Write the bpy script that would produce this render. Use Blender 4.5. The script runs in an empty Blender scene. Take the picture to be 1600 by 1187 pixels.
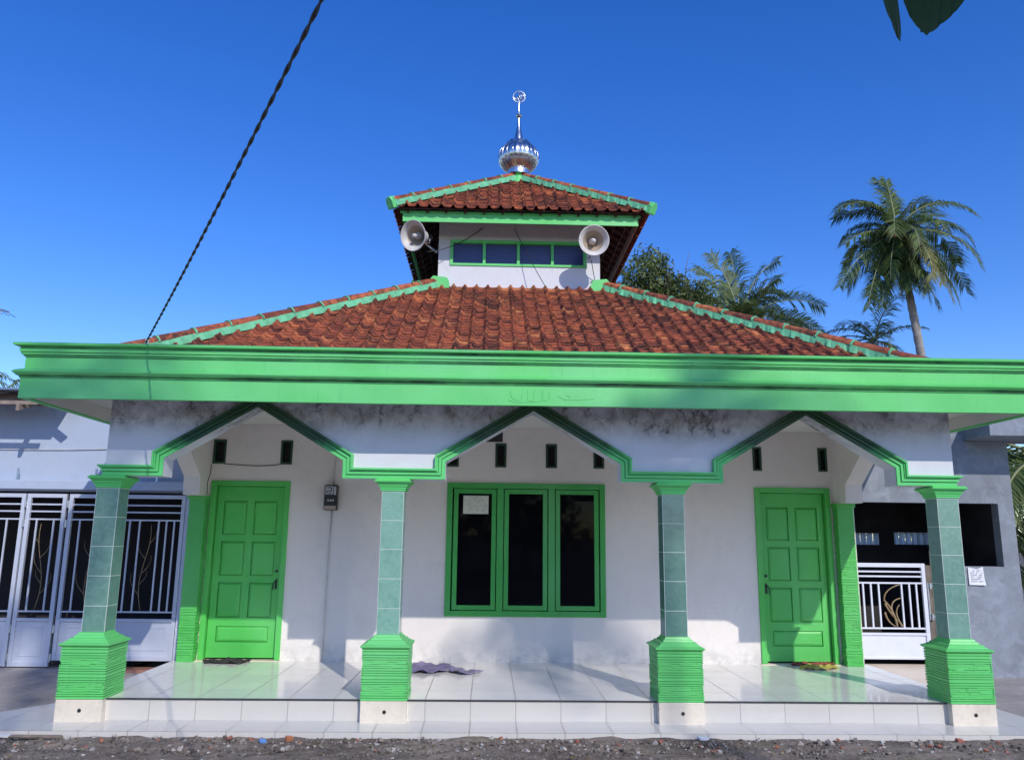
import bpy, math, random
import numpy as np
from mathutils import Vector, Matrix, Euler
random.seed(7)
R = math.radians
scene = bpy.context.scene
COL = scene.collection

# ------------------------------------------------------------------ camera
def cam_matrix():
    ya, pi, ro = -0.0272, 0.1937, 0.0112
    cy, sy, cp, sp, cr, sr = math.cos(ya), math.sin(ya), math.cos(pi), math.sin(pi), math.cos(ro), math.sin(ro)
    Ry = Matrix(((cy, sy, 0), (-sy, cy, 0), (0, 0, 1)))
    Rp = Matrix(((1, 0, 0), (0, cp, sp), (0, -sp, cp)))
    Rr = Matrix(((cr, 0, sr), (0, 1, 0), (-sr, 0, cr)))
    M = Rr @ Rp @ Ry                      # world -> (right, forward, up)
    right, fwd, up = M[0], M[1], M[2]
    return Matrix(((right[0], up[0], -fwd[0]), (right[1], up[1], -fwd[1]), (right[2], up[2], -fwd[2])))
cam_d = bpy.data.cameras.new("camera")
cam = bpy.data.objects.new("camera", cam_d); COL.objects.link(cam)
mm = cam_matrix().to_4x4(); mm.translation = Vector((4.0204, -8.4553, 1.8393))
cam.matrix_world = mm
cam_d.sensor_width = 36.0
cam_d.lens = 36.0 * 1242.74 / 1600.0
cam_d.clip_start = 0.05
cam_d.clip_end = 3000
scene.camera = cam
scene.cycles.caustics_reflective = True
scene.cycles.blur_glossy = 0.0

# ------------------------------------------------------------------ light
SUN = Vector((1.06, -2.45, 1.95)).normalized()
elev = math.asin(SUN.z)
azim = math.atan2(SUN.x, SUN.y)           # clockwise from +Y
world = bpy.data.worlds.new("World"); scene.world = world
world.use_nodes = True
wn = world.node_tree.nodes; wl = world.node_tree.links
bg = wn["Background"]
sky = wn.new("ShaderNodeTexSky"); sky.sky_type = 'NISHITA'; sky.sun_disc = False
sky.sun_elevation = elev; sky.sun_rotation = azim
sky.altitude = 0.0; sky.air_density = 1.0; sky.dust_density = 0.3; sky.ozone_density = 4.0
hsv = wn.new("ShaderNodeHueSaturation"); hsv.inputs['Saturation'].default_value = 1.32; hsv.inputs['Value'].default_value = 1.40; hsv.inputs['Hue'].default_value = 0.519
wl.new(sky.outputs[0], hsv.inputs['Color']); wl.new(hsv.outputs[0], bg.inputs[0])
bg.inputs[1].default_value = 0.115
sun_d = bpy.data.lights.new("sun", 'SUN'); sun_d.energy = 2.5; sun_d.angle = R(0.53); sun_d.color = (1.0, 0.945, 0.86)
sun = bpy.data.objects.new("sun", sun_d); COL.objects.link(sun)
sun.rotation_euler = SUN.to_track_quat('Z', 'Y').to_euler()
sun.location = (10, -20, 20)
vs = scene.view_settings
vs.view_transform = 'Standard'; vs.look = 'None'; vs.exposure = 0.33; vs.gamma = 1.0; vs.use_curve_mapping = False

# ------------------------------------------------------------------ helpers
def wloc(o):
    v = Vector((0, 0, 0))
    while o is not None:
        v += Vector(o.location); o = o.parent
    return v

def tag(o, label=None, cat=None, group=None, kind=None):
    if label: o['label'] = label
    if cat: o['category'] = cat
    if group: o['group'] = group
    if kind: o['kind'] = kind
    return o

def empty(name, loc, label=None, cat=None, group=None, kind=None):
    o = bpy.data.objects.new(name, None); COL.objects.link(o); o.location = loc
    o.empty_display_size = 0.2
    return tag(o, label, cat, group, kind)

def copy_tree(o, parent=None):
    c = o.copy(); COL.objects.link(c); c.parent = parent
    for ch in list(o.children): copy_tree(ch, c)
    return c

class MB:
    """collects geometry in world coordinates"""
    def __init__(s): s.v = []; s.f = []; s.attr = []
    def add(s, vs, fs, a=0.0):
        n = len(s.v); s.v += [tuple(p) for p in vs]
        s.f += [tuple(i + n for i in f) for f in fs]; s.attr += [a] * len(fs)
    def box(s, x0, x1, y0, y1, z0, z1, a=0.0):
        s.add([(x0,y0,z0),(x1,y0,z0),(x1,y1,z0),(x0,y1,z0),(x0,y0,z1),(x1,y0,z1),(x1,y1,z1),(x0,y1,z1)],
              [(0,3,2,1),(4,5,6,7),(0,1,5,4),(1,2,6,5),(2,3,7,6),(3,0,4,7)], a)
    def obox(s, c, ax, ay, az, a=0.0):
        """oriented box, half-axis vectors"""
        c, ax, ay, az = map(Vector, (c, ax, ay, az))
        s.add([c-ax-ay-az, c+ax-ay-az, c+ax+ay-az, c-ax+ay-az, c-ax-ay+az, c+ax-ay+az, c+ax+ay+az, c-ax+ay+az],
              [(0,3,2,1),(4,5,6,7),(0,1,5,4),(1,2,6,5),(2,3,7,6),(3,0,4,7)], a)
    def prism(s, poly, y0, y1, axis='y', a=0.0):
        """polygon of (u,v) extruded along axis. y: (x,z); x: (y,z); z: (x,y)"""
        def P(u, v, t):
            return {'y': (u, t, v), 'x': (t, u, v), 'z': (u, v, t)}[axis]
        n = len(poly)
        vs = [P(u, v, y0) for u, v in poly] + [P(u, v, y1) for u, v in poly]
        fs = [tuple(range(n)), tuple(range(2*n-1, n-1, -1))]
        fs += [(i, (i+1) % n, (i+1) % n + n, i + n) for i in range(n)]
        s.add(vs, fs, a)
    def tube(s, pts, r, n=8, cap=True, a=0.0):
        pts = [Vector(p) for p in pts]
        rs = r if isinstance(r, (list, tuple)) else [r] * len(pts)
        vs = []; up = Vector((0.13, 0.21, 0.97)).normalized()
        for i, p in enumerate(pts):
            t = (pts[min(i+1, len(pts)-1)] - pts[max(i-1, 0)])
            if t.length < 1e-9: t = Vector((0, 0, 1))
            t.normalize()
            u = t.cross(up)
            if u.length < 1e-3: u = t.cross(Vector((1, 0, 0)))
            u.normalize(); w = t.cross(u).normalized()
            for k in range(n):
                an = 2*math.pi*k/n
                vs.append(p + u*(math.cos(an)*rs[i]) + w*(math.sin(an)*rs[i]))
        fs = []
        for i in range(len(pts)-1):
            for k in range(n):
                fs.append((i*n+k, i*n+(k+1) % n, (i+1)*n+(k+1) % n, (i+1)*n+k))
        if cap:
            fs.append(tuple(range(n-1, -1, -1))); m = (len(pts)-1)*n; fs.append(tuple(range(m, m+n)))
        s.add(vs, fs, a)
    def lathe(s, prof, c, axis=(0, 0, 1), n=32, a=0.0, xdir=None):
        ax = Vector(axis).normalized()
        u = Vector(xdir) if xdir else ax.orthogonal(); u.normalize(); w = ax.cross(u)
        c = Vector(c); vs = []
        for r, h in prof:
            for k in range(n):
                an = 2*math.pi*k/n
                vs.append(c + ax*h + u*(r*math.cos(an)) + w*(r*math.sin(an)))
        fs = []
        for i in range(len(prof)-1):
            for k in range(n):
                fs.append((i*n+k, i*n+(k+1) % n, (i+1)*n+(k+1) % n, (i+1)*n+k))
        s.add(vs, fs, a)
    def build(s, name, mat, parent=None, smooth=False, bevel=0.0, loc=None, attr=False, auto=None):
        off = wloc(parent) if parent is not None else Vector((0, 0, 0))
        base = Vector(loc) if loc is not None else Vector((0, 0, 0))
        o_off = base if parent is None else off
        me = bpy.data.meshes.new(name)
        me.from_pydata([(x-o_off.x, y-o_off.y, z-o_off.z) for x, y, z in s.v], [], s.f)
        me.materials.append(mat)
        if attr:
            at = me.attributes.new("rnd", 'FLOAT', 'FACE'); at.data.foreach_set('value', s.attr)
        if smooth: me.polygons.foreach_set('use_smooth', [True]*len(me.polygons))
        me.update()
        if auto is not None:
            me.polygons.foreach_set('use_smooth', [True]*len(me.polygons))
            me.set_sharp_from_angle(angle=R(auto))
        o = bpy.data.objects.new(name, me); COL.objects.link(o)
        if parent is None: o.location = o_off
        else: o.parent = parent
        if bevel > 0:
            b = o.modifiers.new("bevel", 'BEVEL'); b.width = bevel; b.segments = 2; b.limit_method = 'ANGLE'; b.angle_limit = R(50)
        return o

def wall_holes(mb, x0, x1, z0, z1, holes, y0, y1, axis='y'):
    """wall with rectangular holes (x0,x1,z0,z1)"""
    xs = sorted({x0, x1} | {h[0] for h in holes} | {h[1] for h in holes})
    zs = sorted({z0, z1} | {h[2] for h in holes} | {h[3] for h in holes})
    xs = [x for x in xs if x0 <= x <= x1]; zs = [z for z in zs if z0 <= z <= z1]
    def solid(i, j):
        if i < 0 or j < 0 or i >= len(xs)-1 or j >= len(zs)-1: return False
        cx, cz = (xs[i]+xs[i+1])/2, (zs[j]+zs[j+1])/2
        return not any(h[0] < cx < h[1] and h[2] < cz < h[3] for h in holes)
    def P(u, v, t): return (u, t, v) if axis == 'y' else (t, u, v)
    for i in range(len(xs)-1):
        for j in range(len(zs)-1):
            if not solid(i, j): continue
            a, b, c, d = xs[i], xs[i+1], zs[j], zs[j+1]
            mb.add([P(a,c,y0),P(b,c,y0),P(b,d,y0),P(a,d,y0)], [(0,1,2,3)])
            mb.add([P(a,c,y1),P(b,c,y1),P(b,d,y1),P(a,d,y1)], [(3,2,1,0)])
            if not solid(i-1, j): mb.add([P(a,c,y0),P(a,d,y0),P(a,d,y1),P(a,c,y1)], [(0,1,2,3)])
            if not solid(i+1, j): mb.add([P(b,c,y0),P(b,d,y0),P(b,d,y1),P(b,c,y1)], [(3,2,1,0)])
            if not solid(i, j-1): mb.add([P(a,c,y0),P(b,c,y0),P(b,c,y1),P(a,c,y1)], [(3,2,1,0)])
            if not solid(i, j+1): mb.add([P(a,d,y0),P(b,d,y0),P(b,d,y1),P(a,d,y1)], [(0,1,2,3)])

# ------------------------------------------------------------------ materials
class NT:
    def __init__(s, name):
        s.m = bpy.data.materials.new(name); s.m.use_nodes = True
        s.n = s.m.node_tree.nodes; s.l = s.m.node_tree.links
        s.b = s.n["Principled BSDF"]
        s.geo = None
    def node(s, t, **k):
        x = s.n.new(t)
        for a, b in k.items():
            if a.startswith('i_'): x.inputs[a[2:]].default_value = b
            else: setattr(x, a, b)
        return x
    def link(s, a, b): s.l.new(a, b)
    def pos(s):
        if s.geo is None: s.geo = s.node("ShaderNodeNewGeometry")
        return s.geo.outputs['Position']
    def objc(s):
        return s.node("ShaderNodeTexCoord").outputs['Object']
    def noise(s, scale, detail=4, rough=.55, vec=None, dist=0.0, sc3=None):
        x = s.node("ShaderNodeTexNoise"); x.inputs['Scale'].default_value = scale
        x.inputs['Detail'].default_value = detail; x.inputs['Roughness'].default_value = rough
        x.inputs['Distortion'].default_value = dist
        v = vec if vec is not None else s.pos()
        if sc3:
            mp = s.node("ShaderNodeMapping"); mp.inputs['Scale'].default_value = sc3; s.link(v, mp.inputs['Vector']); v = mp.outputs[0]
        s.link(v, x.inputs['Vector']); return x.outputs['Fac']
    def ramp(s, fac, stops):
        r = s.node("ShaderNodeValToRGB"); s.link(fac, r.inputs[0])
        e = r.color_ramp.elements
        while len(e) < len(stops): e.new(0.5)
        for i, (p, c) in enumerate(stops):
            e[i].position = p; e[i].color = (c, c, c, 1) if isinstance(c, (int, float)) else (*c, 1)
        return r.outputs[0]
    def mix(s, fac, a, b, mode='MIX'):
        x = s.node("ShaderNodeMix", data_type='RGBA', blend_type=mode)
        for v, i in ((fac, 0), (a, 6), (b, 7)):
            if hasattr(v, 'links'): s.link(v, x.inputs[i])
            elif isinstance(v, (int, float)): x.inputs[i].default_value = v
            else: x.inputs[i].default_value = (*v, 1)
        return x.outputs[2]
    def math(s, op, a, b=None, c=None, clamp=False):
        x = s.node("ShaderNodeMath", operation=op, use_clamp=clamp)
        for i, v in enumerate((a, b, c)):
            if v is None: continue
            if hasattr(v, 'links'): s.link(v, x.inputs[i])
            else: x.inputs[i].default_value = v
        return x.outputs[0]
    def sep(s, v=None):
        x = s.node("ShaderNodeSeparateXYZ"); s.link(v if v is not None else s.pos(), x.inputs[0]); return x.outputs
    def bump(s, h, strength=.3, dist=.01, prev=None):
        x = s.node("ShaderNodeBump"); x.inputs['Strength'].default_value = strength; x.inputs['Distance'].default_value = dist
        s.link(h, x.inputs['Height'])
        if prev is not None: s.link(prev, x.inputs['Normal'])
        return x.outputs[0]
    def done(s, col=None, rough=None, normal=None, metal=None, spec=None):
        for v, k in ((col, 'Base Color'), (rough, 'Roughness'), (metal, 'Metallic'), (spec, 'Specular IOR Level')):
            if v is None: continue
            if hasattr(v, 'links'): s.link(v, s.b.inputs[k])
            elif isinstance(v, tuple): s.b.inputs[k].default_value = (*v, 1)
            else: s.b.inputs[k].default_value = v
        if normal is not None: s.link(normal, s.b.inputs['Normal'])
        return s.m

def simple(name, col, rough=.5, var=.12, scale=3.0, bump=.15, bscale=60, metal=0.0, dist=.003, dirt=None, spec=.5):
    t = NT(name)
    n1 = t.noise(scale, 5)
    f = t.ramp(n1, [(.3, 0.0), (.7, 1.0)])
    dark = tuple(c*(1-var) for c in col); lite = tuple(min(1, c*(1+var)) for c in col)
    c = t.mix(f, dark, lite)
    if dirt:
        d = t.ramp(t.noise(dirt[0], 8, .7), [(dirt[1], 0.0), (dirt[2], 1.0)])
        c = t.mix(t.math('MULTIPLY', d, dirt[4]), c, dirt[3])
    nb = t.bump(t.noise(bscale, 4), bump, dist)
    r = t.math('ADD', t.math('MULTIPLY', t.noise(scale*4, 3), .2), rough-.1)
    return t.done(c, r, nb, metal, spec)

GREEN = (.052, .47, .085)
def green_paint(name, col, rough=.42, streak=.5, vert=True):
    t = NT(name)
    p = t.pos()
    n = t.ramp(t.noise(1.1, 6, .6), [(.3, 0.0), (.75, 1.0)])
    c = t.mix(n, tuple(k*.9 for k in col), (col[0]*1.35+.01, min(1, col[1]*1.08), col[2]*1.35))
    st = t.ramp(t.noise(3.0, 6, .7, sc3=(7, 7, .5)), [(.56, 0.0), (.75, 1.0)])
    c = t.mix(t.math('MULTIPLY', st, .35*streak), c, (.035, .17, .06))
    sp = t.ramp(t.noise(14, 5, .7), [(.70, 0.0), (.76, 1.0)])
    c = t.mix(t.math('MULTIPLY', sp, .45*streak), c, (.04, .12, .05))
    # weather film: pale chalking
    ch = t.ramp(t.noise(.7, 4), [(.45, 0.0), (.7, 1.0)])
    c = t.mix(t.math('MULTIPLY', ch, .22), c, (.30, .66, .36))
    nb = t.bump(t.noise(9, 3), .12, .01); nb = t.bump(t.noise(120, 3), .12, .002, nb)
    r = t.math('ADD', t.math('MULTIPLY', t.noise(5, 4), .25), rough-.1)
    return t.done(c, r, nb)
M = {}
M['green'] = green_paint('green_masonry_paint', (.10, .62, .14), .45)
def moulding_green():
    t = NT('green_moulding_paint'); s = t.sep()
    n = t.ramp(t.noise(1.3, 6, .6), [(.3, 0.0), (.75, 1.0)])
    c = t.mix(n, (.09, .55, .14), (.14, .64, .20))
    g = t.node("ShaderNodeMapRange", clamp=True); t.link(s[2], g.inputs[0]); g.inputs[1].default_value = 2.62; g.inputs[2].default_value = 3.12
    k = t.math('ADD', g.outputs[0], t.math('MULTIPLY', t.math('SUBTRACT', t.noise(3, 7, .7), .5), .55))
    c = t.mix(t.math('MULTIPLY', t.ramp(k, [(.08, 0.0), (.46, 1.0)]), .93), c, (.010, .028, .014))  # turns near-black towards the arch tops, broken up by noise
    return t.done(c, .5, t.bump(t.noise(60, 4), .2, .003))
M['moulding'] = moulding_green()
M['green_base'] = green_paint('green_base_paint', (.11, .60, .14), .38, .8)
M['green_door'] = green_paint('green_door_enamel', (.075, .52, .08), .33, .35)
M['green_window'] = green_paint('green_window_enamel', (.04, .38, .06), .32, .35)
M['green_dark'] = simple('dark_green_trim', (.02, .06, .03), .5, .2)
def cornice_green():
    t = NT('weathered_green_cornice'); s = t.sep()
    n = t.ramp(t.noise(1.1, 6, .6), [(.3, 0.0), (.75, 1.0)])
    c = t.mix(n, (.10, .54, .125), (.16, .64, .19))
    ch = t.ramp(t.noise(.7, 4), [(.45, 0.0), (.7, 1.0)]); c = t.mix(t.math('MULTIPLY', ch, .30), c, (.28, .62, .40))
    dirt = None
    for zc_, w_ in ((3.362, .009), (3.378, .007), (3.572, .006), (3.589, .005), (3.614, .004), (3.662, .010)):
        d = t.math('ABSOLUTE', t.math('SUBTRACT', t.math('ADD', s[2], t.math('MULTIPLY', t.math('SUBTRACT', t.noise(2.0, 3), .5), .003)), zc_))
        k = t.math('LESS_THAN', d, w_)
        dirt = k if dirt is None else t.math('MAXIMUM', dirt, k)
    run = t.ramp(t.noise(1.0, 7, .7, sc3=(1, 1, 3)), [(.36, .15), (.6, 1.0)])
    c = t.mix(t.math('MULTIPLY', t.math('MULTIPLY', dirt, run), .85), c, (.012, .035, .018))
    st = t.ramp(t.noise(2.4, 7, .7, sc3=(6, 6, .7)), [(.60, 0.0), (.74, 1.0)])
    c = t.mix(t.math('MULTIPLY', st, .30), c, (.04, .20, .08))
    tick = t.ramp(t.noise(5, 5, .7, sc3=(3, 3, 1)), [(.70, 0.0), (.73, 1.0)])
    c = t.mix(t.math('MULTIPLY', tick, .45), c, (.03, .10, .05))
    nb = t.bump(t.noise(1.6, 3), .35, .03); nb = t.bump(t.noise(90, 4), .15, .003, nb)
    return t.done(c, t.math('ADD', t.math('MULTIPLY', t.noise(5, 4), .25), .38), nb)
M['cornice'] = cornice_green()
M['mint'] = simple('mint_ridge_mortar', (.15, .50, .26), .6, .22, 4, .4, 40, dist=.01, dirt=(9, .55, .72, (.10, .22, .13), .6))

def white_wall(name, base, stain=0.0, z0=2.95, z1=3.3, rough=.75, foot=None, spots=.5):
    t = NT(name); s = t.sep()
    c = t.mix(t.ramp(t.noise(.9, 6, .6), [(.3, 0.0), (.7, 1.0)]), tuple(k*.93 for k in base), base)
    # roller and plaster patches
    c = t.mix(t.math('MULTIPLY', t.ramp(t.noise(4, 6, .65, sc3=(1, 1, .45)), [(.55, 0.0), (.72, 1.0)]), .30), c, tuple(k*.80 for k in base))
    sp = t.ramp(t.noise(22, 4, .7), [(.69, 0.0), (.74, 1.0)])
    c = t.mix(t.math('MULTIPLY', sp, spots), c, (.33, .31, .30))
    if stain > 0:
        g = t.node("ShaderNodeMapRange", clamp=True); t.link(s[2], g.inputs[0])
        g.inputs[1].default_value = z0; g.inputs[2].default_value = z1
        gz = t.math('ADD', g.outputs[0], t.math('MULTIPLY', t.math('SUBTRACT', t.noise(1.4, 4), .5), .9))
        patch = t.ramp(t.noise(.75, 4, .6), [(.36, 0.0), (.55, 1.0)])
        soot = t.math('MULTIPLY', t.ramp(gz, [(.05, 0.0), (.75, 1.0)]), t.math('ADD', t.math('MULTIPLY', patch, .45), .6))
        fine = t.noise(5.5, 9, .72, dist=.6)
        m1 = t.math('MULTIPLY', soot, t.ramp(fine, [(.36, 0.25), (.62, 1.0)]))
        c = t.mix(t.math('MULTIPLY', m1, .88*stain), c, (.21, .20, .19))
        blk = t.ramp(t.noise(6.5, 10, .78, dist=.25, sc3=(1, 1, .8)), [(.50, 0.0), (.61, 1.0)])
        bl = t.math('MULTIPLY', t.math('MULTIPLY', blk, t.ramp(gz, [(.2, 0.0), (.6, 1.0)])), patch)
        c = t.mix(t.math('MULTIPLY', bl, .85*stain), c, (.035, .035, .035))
    if foot:
        g = t.node("ShaderNodeMapRange", clamp=True); t.link(s[2], g.inputs[0])
        g.inputs[1].default_value = foot+.30; g.inputs[2].default_value = foot
        f = t.math('MULTIPLY', g.outputs[0], t.ramp(t.noise(7, 8, .7), [(.42, 0.0), (.62, 1.0)]))
        c = t.mix(t.math('MULTIPLY', f, .55), c, (.38, .37, .36))
    w1 = t.noise(1.7, 3, .5, dist=2.5); cr = t.ramp(w1, [(.4955, 0.0), (.499, 1.0), (.5025, 0.0)])
    c = t.mix(t.math('MULTIPLY', t.math('MULTIPLY', cr, t.ramp(t.noise(.9, 2), [(.5, 0.0), (.6, 1.0)])), .5), c, tuple(k*.5 for k in base))
    sm = t.ramp(t.noise(1.9, 8, .7, dist=.5), [(.52, 0.0), (.75, 1.0)])
    c = t.mix(t.math('MULTIPLY', sm, .28), c, (.50, .47, .43))
    nb = t.bump(t.noise(2.2, 4), .4, .03); nb = t.bump(t.noise(28, 5, .7), .2, .006, nb); nb = t.bump(t.noise(90, 4), .2, .003, nb)
    return t.done(c, rough, nb, spec=.25)
M['wall'] = white_wall('white_wall_paint', (.81, .75, .69), 0, foot=.207, spots=.35)
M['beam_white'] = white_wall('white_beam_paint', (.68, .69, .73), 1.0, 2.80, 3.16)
M['tower_white'] = white_wall('white_tower_paint', (.70, .70, .74), 0, spots=.4)
M['soffit'] = white_wall('soffit_paint', (.72, .69, .64), 0, spots=.6)
M['neigh_wall'] = white_wall('neighbour_wall_paint', (.43, .50, .63), .45, 3.25, 3.75, spots=.2, foot=.0)

def concrete(name, base, rough=.85):
    t = NT(name)
    a = t.noise(1.3, 8, .65); b = t.noise(4, 8, .7, dist=1.0)
    c = t.mix(t.ramp(a, [(.3, 0.0), (.7, 1.0)]), tuple(k*.68 for k in base), tuple(k*1.12 for k in base))
    c = t.mix(t.math('MULTIPLY', t.ramp(b, [(.5, 0.0), (.68, 1.0)]), .5), c, tuple(min(1, k*1.45) for k in base))
    c = t.mix(t.math('MULTIPLY', t.ramp(t.noise(9, 8, .75), [(.58, 0.0), (.7, 1.0)]), .5), c, tuple(k*.4 for k in base))
    nb = t.bump(t.noise(6, 8, .7), .4, .02); nb = t.bump(t.noise(90, 4), .3, .004, nb)
    return t.done(c, rough, nb, spec=.25)
M['grey_wall'] = concrete('bare_cement_render', (.26, .285, .325))
M['drive'] = concrete('driveway_cement', (.36, .33, .31), .9)
M['road'] = concrete('bounce_road_cement', (.56, .52, .47), .9)
M['dark_room'] = simple('unlit_interior', (.03, .027, .03), .9)
M['dark_void'] = simple('unlit_room_behind_opening', (.035, .032, .035), .9, .4)

def tiles(name, base, size, ox, oy, rough=.07, joint=.010, axes=(0, 1), jcol=(.36, .34, .31), rnd=.05):
    t = NT(name); s = t.sep()
    def cell(a, off):
        u = t.math('DIVIDE', t.math('SUBTRACT', s[a], off), size)
        fr = t.math('FRACT', u); fl = t.math('FLOOR', u)
        d = t.math('SUBTRACT', .5, t.math('ABSOLUTE', t.math('SUBTRACT', fr, .5)))
        return d, fl
    d0, f0 = cell(axes[0], ox)
    if len(axes) > 1:
        d1, f1 = cell(axes[1], oy); d = t.math('MINIMUM', d0, d1)
    else: f1 = f0; d = d0
    j = t.math('LESS_THAN', d, joint/size/2)
    cmb = t.node("ShaderNodeCombineXYZ"); t.link(f0, cmb.inputs[0]); t.link(f1, cmb.inputs[1])
    wn_ = t.node("ShaderNodeTexWhiteNoise"); t.link(cmb.outputs[0], wn_.inputs[0])
    c = t.mix(wn_.outputs[0], tuple(k*(1-rnd) for k in base), tuple(min(1, k*(1+rnd*.4)) for k in base))
    dirt = t.ramp(t.noise(2.5, 7, .7), [(.5, 0.0), (.8, 1.0)])
    c = t.mix(t.math('MULTIPLY', dirt, .35), c, tuple(k*.78 for k in base))
    c = t.mix(j, c, jcol)
    r = t.math('ADD', t.math('MULTIPLY', j, .5), t.math('ADD', t.math('MULTIPLY', t.ramp(t.noise(3, 6, .7), [(.4, 0.0), (.75, 1.0)]), .10), rough))
    hgt = t.math('SUBTRACT', t.math('MULTIPLY', wn_.outputs[0], .2), j)
    nb = t.bump(t.ramp(d, [(0.0, 0.0), (.035, 1.0)]), .25, .002)
    nb = t.bump(t.noise(2.6, 2), .05, .02, nb)
    return t.done(c, r, nb, spec=.8)
TS = .459
M['floor'] = tiles('glazed_white_floor_tile', (.82, .79, .74), TS, .197, .10, .11)
M['riser'] = tiles('glazed_riser_tile', (.60, .57, .51), TS, .197, 0, .12, axes=(0,))
M['pave'] = tiles('outer_glazed_paving', (.64, .615, .57), TS, .197, .02, .14)
M['plinth'] = simple('cream_plinth_tile', (.70, .62, .50), .28, .08, 3, .1, 40, dirt=(5, .55, .75, (.5, .42, .33), .5))
M['cream'] = simple('cream_tile', (.72, .60, .48), .35, .08)
M['terra'] = simple('terracotta_floor_tile', (.36, .17, .12), .35, .2)
M['black'] = simple('black_trim', (.02, .02, .025), .35, .2)
M['dotted'] = simple('dark_step_nosing', (.05, .05, .055), .3, .5, 90)

def shaft_tile(name, dk=1.0):
    t = NT(name)
    oi = t.node("ShaderNodeObjectInfo")
    oc = t.node("ShaderNodeTexCoord").outputs['Object']
    s = t.sep(oc)
    u = t.math('DIVIDE', t.math('SUBTRACT', s[2], .19), .300)   # joints along height
    fr = t.math('FRACT', u); fl = t.math('FLOOR', u)
    d = t.math('SUBTRACT', .5, t.math('ABSOLUTE', t.math('SUBTRACT', fr, .5)))
    j1 = t.math('LESS_THAN', d, .010)
    ex = t.math('GREATER_THAN', t.math('ABSOLUTE', s[0]), .1125)
    ey = t.math('GREATER_THAN', t.math('ABSOLUTE', t.math('SUBTRACT', s[1], .2475)), .1125)
    e = t.math('MULTIPLY', ex, ey)
    j = t.math('MAXIMUM', j1, e)
    cmb = t.node("ShaderNodeCombineXYZ"); t.link(fl, cmb.inputs[0]); t.link(oi.outputs['Random'], cmb.inputs[1])
    w = t.node("ShaderNodeTexWhiteNoise"); t.link(cmb.outputs[0], w.inputs[0])
    a = t.ramp(t.noise(9, 8, .7, vec=t.pos(), dist=1.5), [(.33, 0.0), (.66, 1.0)])
    c = t.mix(a, (.20, .40, .30), (.34, .57, .45))
    c = t.mix(t.math('MULTIPLY', w.outputs[0], .35), c, (.10, .29, .21))
    vein = t.ramp(t.noise(16, 9, .72, dist=2.2), [(.46, 0.0), (.5, 1.0), (.54, 0.0)])
    c = t.mix(t.math('MULTIPLY', vein, .35), c, (.30, .46, .38))
    c = t.mix(1.0, c, (dk, dk*(1+(1-dk)*.12), dk*(1+(1-dk)*.25)), 'MULTIPLY')
    c = t.mix(j, c, (.55, .62, .55))
    r = t.math('ADD', t.math('MULTIPLY', j, .4), .16)
    nb = t.bump(t.math('MULTIPLY', j, -1.0), .4, .003)
    return t.done(c, r, nb)
M['shaft'] = [shaft_tile('green_marbled_tile_'+n_, d_) for n_, d_ in (('mid', .60), ('pale', .88), ('dark', .50), ('fair', .66))]  # darkest tones carry the tree shade in the tile colour

def roof_tile(name):
    t = NT(name)
    at = t.node("ShaderNodeAttribute"); at.attribute_name = "rnd"
    r = at.outputs['Fac']
    c = t.ramp(r, [(0.0, (.15, .045, .030)), (.3, (.32, .088, .048)), (.6, (.47, .13, .062)), (.85, (.60, .19, .075)), (1.0, (.72, .28, .11))])
    d = t.ramp(t.noise(1.2, 6, .65), [(.36, 0.15), (.58, 1.0)])
    lich = t.ramp(t.noise(7, 9, .75, dist=.8), [(.44, 0.0), (.56, 1.0)])
    c = t.mix(t.math('MULTIPLY', t.math('MULTIPLY', d, lich), .88), c, (.045, .030, .028))
    c = t.mix(t.math('MULTIPLY', t.ramp(t.noise(14, 8, .75), [(.50, 0.0), (.61, 1.0)]), .6), c, (.06, .03, .025))
    pale = t.ramp(t.noise(30, 6, .7), [(.62, 0.0), (.72, 1.0)])
    c = t.mix(t.math('MULTIPLY', pale, .4), c, (.50, .33, .24))
    nb = t.bump(t.noise(45, 5, .7), .45, .006)
    return t.done(c, .85, nb, spec=.2)
M['rooftile'] = roof_tile('weathered_clay_tile')
M['batten'] = simple('dark_roof_timber', (.075, .03, .022), .8, .35, 8, .4, 60)
M['wood_grey'] = simple('weathered_timber', (.26, .20, .16), .85, .35, 6, .5, 40)
M['steel'] = simple('polished_stainless_steel', (.58, .58, .58), .24, .06, 6, .05, 30, metal=1.0)
M['steel_dull'] = simple('brushed_steel', (.62, .64, .68), .32, .1, 6, .1, 60, metal=1.0)
M['horn'] = simple('weathered_grey_plastic', (.60, .575, .55), .5, .10, 5, .1, 40, dirt=(6, .5, .75, (.36, .28, .20), .6))
M['horn_in'] = simple('dusty_horn_throat', (.40, .32, .24), .6, .2)
M['black_rubber'] = simple('black_cable_sheath', (.012, .012, .014), .5, .2)
def glass(name, col, rough=.06):
    t = NT(name)
    nb = t.bump(t.noise(1.5, 3), .08, .01)
    return t.done(col, rough, nb, spec=.07)
M['pane'] = glass('dark_window_glass', (.004, .004, .006), .03)
def blue_louvre(name):
    t = NT(name); s = t.sep()
    f1 = t.math('FRACT', t.math('MULTIPLY', t.math('ADD', s[0], s[2]), 22.0))
    f2 = t.math('FRACT', t.math('MULTIPLY', t.math('SUBTRACT', s[0], s[2]), 22.0))
    g = t.math('MAXIMUM', t.math('GREATER_THAN', f1, .72), t.math('GREATER_THAN', f2, .72))
    c = t.mix(g, (.012, .02, .10), (.08, .10, .26))
    return t.done(c, .3, None, spec=.4)
M['blue_pane'] = blue_louvre('blue_patterned_glass')
M['gate'] = simple('pale_blue_gate_enamel', (.52, .55, .64), .38, .08, 3, .1, 50, dirt=(3, .52, .8, (.36, .38, .44), .5))
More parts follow.
